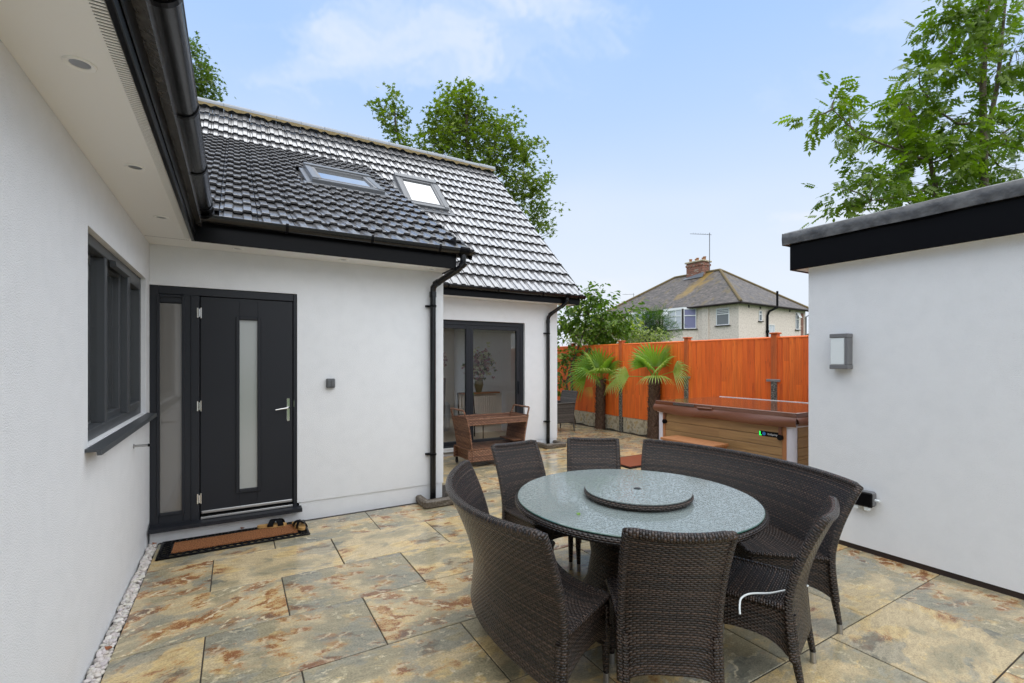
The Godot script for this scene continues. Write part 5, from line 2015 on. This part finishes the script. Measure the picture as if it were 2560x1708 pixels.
func table_and_seats() -> void:
	var t := thing("dining_table", "round dark wicker dining table with rain-wet glass top", "table", TC)
	var mb := MB.new()
	mb.lathe(TC, [Vector2(0.0, 0.690), Vector2(0.70, 0.690), Vector2(0.728, 0.695), Vector2(0.741, 0.710), Vector2(0.741, 0.722), Vector2(0.732, 0.733), Vector2(0.70, 0.7335), Vector2(0.0, 0.7335)], 96)
	part("woven_rim", mb, M.wicker_dark, t)
	mb = MB.new()
	mb.lathe(TC, [Vector2(0.720, 0.7345), Vector2(0.723, 0.737), Vector2(0.723, 0.741), Vector2(0.720, 0.7435)], 96)
	part("glass_edge", mb, M.glass_edge, t)
	mb = MB.new()
	mb.lathe(TC, [Vector2(0.720, 0.7435), Vector2(0.4, 0.7437), Vector2(0.0, 0.7437)], 96)
	part("glass_top", mb, M.table_glass, t)
	mb = MB.new()
	mb.lathe(TC, [Vector2(0.40, 0.0), Vector2(0.405, 0.02), Vector2(0.36, 0.08), Vector2(0.29, 0.22), Vector2(0.262, 0.38), Vector2(0.285, 0.52), Vector2(0.35, 0.62), Vector2(0.44, 0.69)], 40)
	part("pedestal", mb, M.wicker_dark, t)
	var l := thing("lazy_susan", "round glass-topped wicker turntable in the middle of the table", "turntable", TC + V(0.0, 0.744, 0.03))
	var c := TC + V(0.0, 0, 0.03)
	mb = MB.new()
	mb.lathe(c, [Vector2(0.30, 0.752), Vector2(0.318, 0.755), Vector2(0.326, 0.766), Vector2(0.326, 0.776), Vector2(0.318, 0.785), Vector2(0.0, 0.7855)], 72)
	part("woven_rim", mb, M.wicker_dark, l)
	mb = MB.new()
	mb.lathe(c, [Vector2(0.12, 0.744), Vector2(0.12, 0.7525), Vector2(0.30, 0.7525)], 32)
	part("swivel_base", mb, M.black_plastic, l)
	mb = MB.new()
	mb.lathe(c, [Vector2(0.318, 0.786), Vector2(0.3185, 0.791), Vector2(0.316, 0.793), Vector2(0.018, 0.7932)], 72)
	part("glass_top", mb, M.table_glass, l)
	mb = MB.new()
	mb.lathe(c, [Vector2(0.022, 0.7932), Vector2(0.021, 0.7955), Vector2(0.0, 0.7958)], 20)
	part("centre_cap", mb, M.black_plastic, l)
	chair(V(1.997, 0, -3.395), 93.2, "wicker chair on the house side of the table, nearer the brown trolley")
	chair(V(2.719, 0, -3.227), 53.0, "wicker chair beyond the table, its back facing away beside the long bench")
	chair(V(1.512, 0, -1.264), -125.7, "wicker chair nearest the camera, its back hiding the table edge")
	chair(V(2.475, 0, -1.165), -68.8, "wicker chair with a white cable lying on its seat", 0.215, 0.135, 0.86)
	bench(V(0.967, 0, -2.262), 167.0, 1.19, 36.5, "curved wicker bench left of the table, back towards the front door", 0.157, 0.89)
	bench(V(3.45, 0, -2.18), -4.0, 1.40, 38.8, "curved wicker bench between the table and the outbuilding wall", 0.14, 0.85)
	# the cable on the chair seat
	var cb := MB.new()
	cb.tube(smooth([V(2.03, 0.40, -1.36), V(2.05, 0.430, -1.375), V(2.08, 0.452, -1.385), V(2.15, 0.455, -1.385), V(2.24, 0.452, -1.345), V(2.32, 0.452, -1.325), V(2.40, 0.455, -1.30), V(2.47, 0.458, -1.285)]), 0.0045, 8)
	var w := part("white_cable", cb, M.frosted_white, self)
	tag(w, "short white cable trailing over a wicker chair seat", "cable")
	# a fallen leaf on the glass
	var lf := MB.new()
	lf.tri(V(1.60, 0.7455, -2.02), V(1.625, 0.748, -2.03), V(1.635, 0.746, -2.055))
	lf.tri(V(1.60, 0.7455, -2.02), V(1.635, 0.746, -2.055), V(1.61, 0.749, -2.05))
	w = part("fallen_leaf", lf, M.palm_leaf, self)
	tag(w, "small green leaf fallen on the wet glass table top", "leaf")


# ---------------------------------------------------------------- hot tub
func tub() -> void:
	var x := 5.5
	var z0 := -5.0
	var z1 := -3.02
	var xb := 6.95
	var t := thing("hot_tub", "brown-panelled hot tub with a shiny brown cover in front of the orange fence", "hot tub", V(x, 0, z1))
	part_box("body", V(x + 0.05, 0.0, z0 + 0.06), V(xb, 0.83, z1 - 0.06), M.tub_panel, t)
	# front boards of uneven height with real grooves
	var ys := [0.03, 0.16, 0.295, 0.33, 0.425, 0.465, 0.565, 0.69, 0.81]
	for i in ys.size() - 1:
		var mb := MB.new()
		mb.bbox(V(x + 0.02, ys[i] + 0.002, z0 + 0.10), V(x + 0.052, ys[i + 1] - 0.002, z1 - 0.14), 0.005)
		for k in mb.t.size():
			mb.t[k] = Vector2(mb.v[k].y + i * 0.13, mb.v[k].z)
		part("panel_board", mb, M.tub_panel, t)
		mb = MB.new()
		mb.bbox(V(x + 0.14, ys[i] + 0.002, z1 - 0.052), V(xb - 0.1, ys[i + 1] - 0.002, z1 - 0.022), 0.005)
		for k in mb.t.size():
			mb.t[k] = Vector2(mb.v[k].y + i * 0.13, mb.v[k].x)
		part("panel_board", mb, M.tub_panel, t)
	for z in [[z0 + 0.05, z0 + 0.099], [z1 - 0.139, z1 - 0.075]]:
		part_box("panel_edge", V(x + 0.015, 0.03, z[0]), V(x + 0.054, 0.81, z[1]), M.tub_step, t, 0.004)
	# white corner posts and rim
	for z in [z0 + 0.02, z1 - 0.05]:
		var mb := MB.new()
		mb.tube([V(x + 0.055, 0.0, z), V(x + 0.055, 0.815, z)], 0.055, 18)
		part("corner_post", mb, M.tub_white, t)
	part_box("rim", V(x - 0.012, 0.815, z0 - 0.05), V(xb + 0.03, 0.858, z1 + 0.03), M.tub_white, t, 0.016)
	# cover: wet flat top, hanging skirt with soft folds
	part_box("cover", V(x - 0.02, 0.86, z0 - 0.06), V(xb, 0.99, z1 + 0.04), M.tub_lid, t, 0.007)
	var sk := MB.new()
	sk.grid(func(u: float, w: float) -> Vector3:
		var z := lerpf(z0 - 0.07, z1 + 0.05, u)
		var sag := 0.028 * sin(u * PI) + 0.010 * sin(u * 9.0)
		var y := lerpf(0.935, 0.835 - sag, w)
		return V(x - 0.024 - 0.030 * sin(w * 2.6) - 0.006 * sin(u * 14.0 + w * 4.0), y, z), 60, 10, Vector2(2.1, 0.13), true)
	sk.grid(func(u: float, w: float) -> Vector3:
		var xx := lerpf(x - 0.03, xb, u)
		var y := lerpf(0.935, 0.845 - 0.02 * sin(u * PI), w)
		return V(xx, y, z1 + 0.044 + 0.024 * sin(w * 2.6) + 0.008 * sin(u * 11.0 + w * 3.0)), 40, 8, Vector2(1.4, 0.12), true)
	part("cover_skirt", sk, M.tub_skirt, t)
	part_box("cover_label", V(x - 0.0245, 0.944, -4.72), V(x - 0.0205, 0.975, -4.36), M.wicker_grey, t)
	part_box("cover_handle", V(x - 0.05, 0.93, -4.30), V(x - 0.024, 0.955, -4.06), M.tub_skirt, t, 0.008)
	var fold := part_box("cover_seam", V(xb - 0.012, 0.990, z0 - 0.02), V(xb + 0.004, 0.9965, z1 + 0.02), M.frosted_white, t, 0.004)
	for z in [z0 + 0.10, z1 - 0.155]:
		var b := part_box("strap", V(x - 0.006, 0.70, z - 0.018), V(x + 0.004, 0.86, z + 0.018), M.tub_skirt, t, 0.003)
		var k := MB.new()
		k.tube([V(x - 0.010, 0.685, z), V(x + 0.018, 0.685, z)], 0.034, 16)
		part("strap_lock", k, M.black_plastic, b)
	# badge
	var pl := part_box("badge", V(x + 0.010, 0.675, -3.44), V(x + 0.0195, 0.735, -3.19), M.black_plastic, t, 0.006)
	var gm := mat("green_led", [0.02, 0.5, 0.08], 0.4, {"emission_enabled": true})
	gm.emission = Color(0.15, 1.0, 0.35)
	gm.emission_energy_multiplier = 0.6
	var mb := MB.new()
	mb.bbox(V(x + 0.007, 0.683, -3.434), V(x + 0.0102, 0.73, -3.420), 0.001)
	mb.bbox(V(x + 0.0072, 0.680, -3.4345), V(x + 0.0101, 0.690, -3.405), 0.001)
	part("status_light", mb, gm, pl)
	mb = MB.new()
	mb.tube([V(x + 0.008, 0.705, -3.375), V(x + 0.0102, 0.705, -3.375)], 0.021, 18)
	part("logo", mb, mat("logo_blue", [0.03, 0.22, 0.62], 0.4), pl)
	var tm := TextMesh.new()
	tm.text = "HotSpring"
	var fnt := SystemFont.new()
	fnt.font_names = PackedStringArray(["Droid Sans"])
	tm.font = fnt
	tm.font_size = 32
	tm.pixel_size = 0.00085
	tm.depth = 0.001
	put("lettering", tm, M.white_paint, Transform3D(Basis(V(0, 0, 1), V(0, 1, 0), V(-1, 0, 0)), V(x + 0.009, 0.704, -3.272)), pl)
	# step in front
	var s := thing("tub_step", "small slatted brown step in front of the hot tub", "step", V(5.32, 0, -4.2))
	for i in 4:
		part_box("slat", V(5.10 + i * 0.088, 0.49, -4.62), V(5.182 + i * 0.088, 0.525, -3.80), M.tub_step, s, 0.006)
	part_box("riser", V(5.12, 0.02, -4.60), V(5.15, 0.489, -3.82), M.tub_step, s, 0.004)
	for z in [-4.60, -3.85]:
		part_box("side", V(5.1505, 0.0, z), V(5.44, 0.489, z + 0.03), M.tub_step, s, 0.004)
	var r := thing("deck_mat", "reddish brown mat with a dark border on the patio before the tub", "mat", V(5.35, 0, -5.35))
	part_box("border", V(4.98, 0.001, -5.75), V(5.95, 0.014, -5.08), M.black_plastic, r, 0.004)
	part_box("pile", V(5.03, 0.0145, -5.70), V(5.90, 0.022, -5.13), mat("mat_red", [0.24, 0.062, 0.025], 0.4), r, 0.004)


# ---------------------------------------------------------------- small things
func gully(at: Vector3, w: float, d: float, label: String) -> void:
	var g := thing("gully_surround", label, "drain surround", at, "concrete gully surrounds under the downpipes")
	var mk := func(a: Vector3, b: Vector3) -> MB:
		var mb := MB.new()
		mb.bbox(at + a, at + b, 0.016)
		return mb
	part("front_kerb", mk.call(V(-w / 2, 0, d - 0.075), V(w / 2, 0.085, d)), M.gully_concrete, g)
	part("side_kerb", mk.call(V(-w / 2, 0, 0.002), V(-w / 2 + 0.075, 0.083, d - 0.07)), M.gully_concrete, g)
	part("side_kerb", mk.call(V(w / 2 - 0.075, 0, 0.002), V(w / 2, 0.083, d - 0.07)), M.gully_concrete, g)
	part_box("grate", at + V(-w / 2 + 0.07, 0.001, 0.0), at + V(w / 2 - 0.07, 0.012, d - 0.07), M.gap_black, g)


func sandal(at: Vector3, turn: float, label: String) -> void:
	var s := thing("sandal", label, "sandal", at, "sandals on the doormat")
	s.rotation.y = turn
	var x := s.transform
	var mb := MB.new()
	var poly := []
	for i in 28:
		var a := TAU * i / 28
		var l := sin(a) * 0.125
		var w := cos(a) * (0.043 - 0.010 * smoothstep(0.02, -0.06, l) * smoothstep(-0.13, -0.05, l))
		poly.append(x * V(w, 0.0, l))
	mb.prism(poly, V(0, 0.022, 0))
	part("sole", mb, mat("sandal_tan", [0.50, 0.29, 0.10], 0.6) if not M.has("sandal_tan") else M.sandal_tan, s)
	for k in [-1.0, 1.0]:
		mb = MB.new()
		mb.grid(func(u: float, w: float) -> Vector3:
			var a := PI * u
			return x * V(cos(a) * 0.045, 0.012 + sin(a) * 0.058, 0.035 + k * 0.045 * cos(a) + (w - 0.5) * 0.052), 16, 3, Vector2(0.15, 0.05))
		part("strap", mb, M.black_plastic, s)


func bouquet(parent: Node3D, at: Vector3, r: float, n: int, cols: Array) -> void:
	var xs := []
	var cs := []
	for i in n:
		var d := V(rng.randfn(), rng.randfn() * 1.1, rng.randfn()) * r * 0.5
		var s := rng.randf_range(0.045, 0.08)
		xs.append(Transform3D(Basis.from_euler(V(rng.randf() * TAU, rng.randf() * TAU, 0)).scaled_local(V(s, s, s)), at + d))
		cs.append(cols[rng.randi() % cols.size()])
	scatter("flowers", parent, leaf_mesh("maple"), xs, cs)


func small_things() -> void:
	gully(V(1.945, 0.001, DZ), 0.42, 0.31, "brown concrete gully surround under the downpipe beside the front door wall")
	gully(V(5.03, 0.001, MZ), 0.46, 0.36, "grey concrete gully surround under the downpipe beside the patio door")
	# doormat
	var d := thing("doormat", "long coir doormat with a lattice black rubber border under the front door", "doormat", V(0.02, 0, -4.84))
	var mb := MB.new()
	var a := V(-0.545, 0.002, -5.065)
	var b := V(0.59, 0.013, -4.63)
	for q in [[a, V(b.x, b.y, a.z + 0.018)], [V(a.x, a.y, b.z - 0.018), b], [V(a.x, a.y, a.z + 0.018), V(a.x + 0.018, b.y, b.z - 0.018)], [V(b.x - 0.018, a.y, a.z + 0.018), V(b.x, b.y, b.z - 0.018)]]:
		mb.bbox(q[0], q[1], 0.003)
	var x := a.x + 0.05
	while x < b.x - 0.03:
		for z in [a.z + 0.047, b.z - 0.047]:
			var ring := []
			for i in 15:
				var t := TAU * i / 14
				ring.append(V(x + cos(t) * 0.028, 0.008, z + sin(t) * 0.030))
			mb.tube(ring, 0.0065, 6)
		x += 0.052
	for xx in [a.x + 0.047, b.x - 0.047]:
		var z := a.z + 0.09
		while z < b.z - 0.05:
			var ring := []
			for i in 15:
				var t := TAU * i / 14
				ring.append(V(xx + cos(t) * 0.030, 0.008, z + sin(t) * 0.028))
			mb.tube(ring, 0.0065, 6)
			z += 0.052
	mb.bbox(V(a.x + 0.078, a.y, a.z + 0.078), V(b.x - 0.078, 0.010, b.z - 0.078), 0.003)
	part("rubber_border", mb, M.black_plastic, d)
	var coir := mat("coir", [1, 1, 1], 0.95, {"albedo_texture": ramp_tex(91, 0.09, 4, [[0.2, 0.14, 0.045, 0.015], [0.5, 0.33, 0.12, 0.038], [0.8, 0.46, 0.20, 0.07]])})
	triplanar(relief(coir, bump_tex(92, 0.12, 3), 1.2), 3.0)
	mb = MB.new()
	mb.grid(func(u: float, w: float) -> Vector3: return V(lerpf(a.x + 0.095, b.x - 0.095, u), 0.018 + 0.0012 * sin(u * 240.0), lerpf(a.z + 0.095, b.z - 0.095, w)), 120, 6, Vector2(1, 0.25), true)
	mb.box(V(a.x + 0.095, 0.009, a.z + 0.095), V(b.x - 0.095, 0.0165, b.z - 0.095))
	part("coir_pile", mb, coir, d)
	sandal(V(0.30, 0.0195, -4.985), deg_to_rad(78), "black-strapped tan sandal lying along the back of the doormat")
	sandal(V(0.515, 0.0195, -4.85), deg_to_rad(14), "black-strapped tan sandal pointing outwards at the doormat's right end")
	for p in [V(0.05, 0.02, -5.05), V(-0.60, 0.02, -3.30), V(-0.605, 0.02, -2.75), V(-0.60, 0.02, -5.0)]:
		mb = MB.new()
		var s := 0.03
		mb.tri(p, p + V(s, 0.012, 0.01), p + V(s * 0.6, 0.004, -s))
		mb.tri(p, p + V(s * 0.6, 0.004, -s), p + V(-s * 0.4, 0.014, -s * 0.8))
		var lf := part("dead_leaf", mb, M.dead_leaf if M.has("dead_leaf") else mat("dead_leaf", [0.24, 0.075, 0.025], 0.7), self)
		tag(lf, "curled brown leaf " + ("on the back edge of the doormat" if p.z < -5.04 else "among the white pebbles in the corner by the doormat" if p.z < -4.9 else "among the white pebbles below the window" if p.z < -3.0 else "among the white pebbles nearest the camera"), "leaf")
	# outdoor switch, door stop
	var sw := thing("light_switch", "small grey weatherproof double switch on the wall right of the front door", "switch", V(0.836, 1.305, DZ))
	part_box("case", V(0.795, 1.307, DZ + 0.0005), V(0.878, 1.402, DZ + 0.048), mat("switch_grey", [0.11, 0.115, 0.12], 0.5), sw, 0.008)
	part_box("rocker", V(0.807, 1.325, DZ + 0.0485), V(0.835, 1.385, DZ + 0.055), M.switch_grey, sw, 0.003)
	part_box("rocker", V(0.838, 1.325, DZ + 0.0485), V(0.866, 1.385, DZ + 0.055), M.switch_grey, sw, 0.003)
	var ds := thing("door_stop", "short steel door stop sticking out of the left wall under the sill", "door stop", V(WX, 0.96, -4.36))
	mb = MB.new()
	mb.tube([V(WX + 0.001, 0.96, -4.36), V(WX + 0.006, 0.96, -4.36)], 0.017, 14)
	mb.tube([V(WX + 0.006, 0.96, -4.36), V(WX + 0.085, 0.96, -4.36)], 0.0085, 12)
	var rod := part("rod", mb, M.dull_steel, ds)
	mb = MB.new()
	mb.tube([V(WX + 0.0851, 0.96, -4.36), V(WX + 0.10, 0.96, -4.36)], 0.011, 12)
	part("rubber_end", mb, M.black_plastic, rod)
	trolley()
	armchair()
	room_things()


func wick(called: String, a: Vector3, b: Vector3, parent: Node, m: Material, r := 0.006) -> MeshInstance3D:
	return part_box(called, a, b, m, parent, r)


func trolley() -> void:
	var W: Material = M.wicker_brown
	var t := thing("serving_trolley", "brown wicker serving trolley on castors in front of the patio door", "trolley", V(3.45, 0, -6.56))
	var x0 := 2.98
	var x1 := 3.93
	var z0 := -6.83
	var z1 := -6.29
	# curved end panels: narrower at the foot, swept out at the top
	for s in [0, 1]:
		var mb := MB.new()
		var xe: float = x0 if s == 0 else x1
		var sg := -1.0 if s == 0 else 1.0
		for k in [0.012, -0.012]:
			mb.grid(func(u: float, w: float) -> Vector3: return V(xe + sg * (0.055 * pow(w, 2.2) - 0.045 * (1.0 - w) + k), lerpf(0.09, 0.735, w), lerpf(z0, z1, u)), 6, 16, Vector2(0.54, 0.66), (sg * k) > 0.0)
		for zz in [z0, z1]:
			var ed := []
			for i in 12:
				var w := i / 11.0
				ed.append(V(xe + sg * (0.055 * pow(w, 2.2) - 0.045 * (1.0 - w)), lerpf(0.09, 0.735, w), zz))
			mb.tube(ed, 0.015, 8)
		part("end_panel", mb, W, t)
		# handle loop above each end
		mb = MB.new()
		var hx := xe + sg * 0.055
		mb.tube([V(hx, 0.73, z1 - 0.02), V(hx + sg * 0.035, 0.84, z1 - 0.03), V(hx + sg * 0.04, 0.85, z1 - 0.045), V(hx + sg * 0.04, 0.85, z0 + 0.045), V(hx + sg * 0.035, 0.84, z0 + 0.03), V(hx, 0.73, z0 + 0.02)], 0.014, 10)
		part("handle", mb, W, t)
	wick("front_rail", V(x0 - 0.03, 0.622, z1 - 0.02), V(x1 + 0.03, 0.725, z1 + 0.006), t, W)
	wick("back_rail", V(x0 - 0.03, 0.622, z0 - 0.006), V(x1 + 0.03, 0.725, z0 + 0.02), t, W)
	wick("tray", V(x0 - 0.01, 0.625, z0 + 0.02), V(x1 + 0.01, 0.64, z1 - 0.02), t, W, 0.003)
	wick("shelf", V(x0 - 0.03, 0.255, z0 + 0.0), V(x1 + 0.03, 0.275, z1 + 0.0), t, W, 0.004)
	wick("base_front", V(x0 - 0.035, 0.085, z1 - 0.02), V(x1 + 0.035, 0.254, z1 + 0.006), t, W)
	wick("base_back", V(x0 - 0.035, 0.085, z0 - 0.006), V(x1 + 0.035, 0.254, z0 + 0.02), t, W)
	# bottle rack inside the right end
	wick("bottle_rack", V(x1 - 0.20, 0.335, z0 + 0.06), V(x1 - 0.02, 0.355, z1 - 0.04), t, W, 0.004)
	for xx in [x0, x1]:
		for zz in [z0 + 0.05, z1 - 0.05]:
			var mb := MB.new()
			mb.tube([V(xx - 0.012, 0.032, zz), V(xx + 0.012, 0.032, zz)], 0.032, 16)
			mb.bbox(V(xx - 0.018, 0.035, zz - 0.014), V(xx + 0.018, 0.088, zz + 0.014), 0.004)
			part("castor", mb, M.black_plastic, t)


func armchair() -> void:
	var W: Material = M.wicker_grey
	var t := thing("garden_armchair", "grey wicker armchair half hidden by the house corner near the fence", "armchair", V(6.35, 0, -8.75))
	var cx := 6.35
	var cz := -8.75
	var mb := MB.new()
	for k in [0.015, -0.015]:
		mb.grid(func(u: float, w: float) -> Vector3: return V(cx + 0.22 + 0.12 * w * w + k, lerpf(0.2, 0.88, w), cz - 0.27 + 0.54 * u), 8, 12, Vector2(0.54, 0.7), k < 0.0)
	for s in [-0.27, 0.27]:
		var ed := []
		for i in 10:
			var w := i / 9.0
			ed.append(V(cx + 0.22 + 0.12 * w * w, lerpf(0.2, 0.88, w), cz + s))
		mb.tube(ed, 0.02, 8)
	mb.tube([V(cx + 0.34, 0.88, cz - 0.27), V(cx + 0.34, 0.88, cz + 0.27)], 0.02, 8)
	part("backrest", mb, W, t)
	wick("seat", V(cx - 0.28, 0.39, cz - 0.27), V(cx + 0.22, 0.43, cz + 0.27), t, W, 0.015)
	for s in [-1.0, 1.0]:
		wick("side_panel", V(cx - 0.27, 0.2, cz + s * 0.27 - 0.012), V(cx + 0.24, 0.62, cz + s * 0.27 + 0.012), t, W)
		wick("armrest", V(cx - 0.30, 0.62, cz + s * 0.27 - 0.03), V(cx + 0.27, 0.655, cz + s * 0.27 + 0.03), t, W, 0.012)
		for xx in [-0.25, 0.25]:
			mb = MB.new()
			mb.tube([V(cx + xx, 0.22, cz + s * 0.25), V(cx + xx * 1.05, 0.0, cz + s * 0.26)], [0.018, 0.013], 10)
			part("leg", mb, W, t)


func room_things() -> void:
	# things seen through the patio door
	var s := thing("radiator", "white panel radiator on the back wall seen through the patio door", "radiator", V(4.2, 0.15, -8.9))
	for i in 18:
		part_box("fin", V(4.02 + i * 0.045, 0.22, -8.92), V(4.055 + i * 0.045, 0.86, -8.86), M.room_wall, s, 0.008)
	part_box("shelf", V(3.98, 0.90, -8.98), V(4.86, 0.93, -8.78), M.tub_step, s, 0.004)
	part_box("low_wall", V(3.98, 0.075, -9.02), V(4.98, 0.90, -8.93), M.room_wall, s)
	var v := thing("flower_vase", "green pot of pink and white flowers behind the right patio door pane", "vase", V(4.40, 0.93, -8.88))
	var mb := MB.new()
	mb.lathe(V(4.40, 0.931, -8.88), [Vector2(0.0, 0.0), Vector2(0.06, 0.0), Vector2(0.10, 0.16), Vector2(0.09, 0.25), Vector2(0.11, 0.30), Vector2(0.10, 0.30), Vector2(0.08, 0.24), Vector2(0.0, 0.2)], 24)
	part("pot", mb, mat("vase_green", [0.13, 0.12, 0.04], 0.3), v)
	bouquet(v, V(4.40, 1.52, -8.85), 0.24, 700, [Color(0.75, 0.72, 0.66), Color(0.62, 0.36, 0.46), Color(0.8, 0.78, 0.72), Color(0.12, 0.16, 0.05), Color(0.45, 0.2, 0.32)])
	v = thing("tall_vase", "tall dark vase with dried pink flowers behind the left patio door pane", "vase", V(3.12, 0.075, -7.95))
	mb = MB.new()
	mb.lathe(V(3.12, 0.076, -7.95), [Vector2(0.0, 0.0), Vector2(0.10, 0.0), Vector2(0.13, 0.6), Vector2(0.15, 1.2), Vector2(0.14, 1.2), Vector2(0.10, 0.6), Vector2(0.0, 0.5)], 24)
	part("vase", mb, M.dark_brown, v)
	mb = MB.new()
	for i in 9:
		var o := V(rng.randfn() * 0.06, rng.randf_range(1.45, 1.75), rng.randfn() * 0.05)
		mb.tube([V(3.12, 1.0, -7.95), V(3.12, 0, -7.95) + o], 0.004, 5)
	part("stems", mb, M.bark, v)
	bouquet(v, V(3.12, 1.62, -7.95), 0.14, 220, [Color(0.32, 0.14, 0.2), Color(0.5, 0.38, 0.36), Color(0.25, 0.12, 0.14)])
	var so := thing("sofa", "pale grey sofa inside the room behind the patio door", "sofa", V(3.6, 0.075, -9.7))
	part_box("seat", V(2.7, 0.076, -10.2), V(3.85, 0.50, -9.35), M.sofa_grey if M.has("sofa_grey") else mat("sofa_grey", [0.42, 0.44, 0.46], 0.9), so, 0.06)
	part_box("backrest", V(2.7, 0.30, -10.5), V(3.85, 0.98, -10.18), M.sofa_grey, so, 0.08)
	part_box("armrest", V(3.84, 0.076, -10.4), V(4.0, 0.70, -9.4), M.sofa_grey, so, 0.06)
	var ch := thing("desk_chair", "black metal-framed chair inside behind the serving trolley", "chair", V(3.95, 0.075, -8.3))
	mb = MB.new()
	for q in [[3.78, -8.5], [4.12, -8.5], [3.78, -8.12], [4.12, -8.12]]:
		mb.tube([V(q[0], 0.077, q[1]), V(q[0], 0.50, q[1])], 0.012, 8)
	mb.tube([V(3.78, 0.50, -8.5), V(3.78, 0.95, -8.56), V(4.12, 0.95, -8.56), V(4.12, 0.50, -8.5)], 0.012, 8)
	part("metal_frame", mb, M.black_plastic, ch)
	part_box("seat", V(3.77, 0.50, -8.52), V(4.13, 0.54, -8.10), M.black_plastic, ch, 0.012)
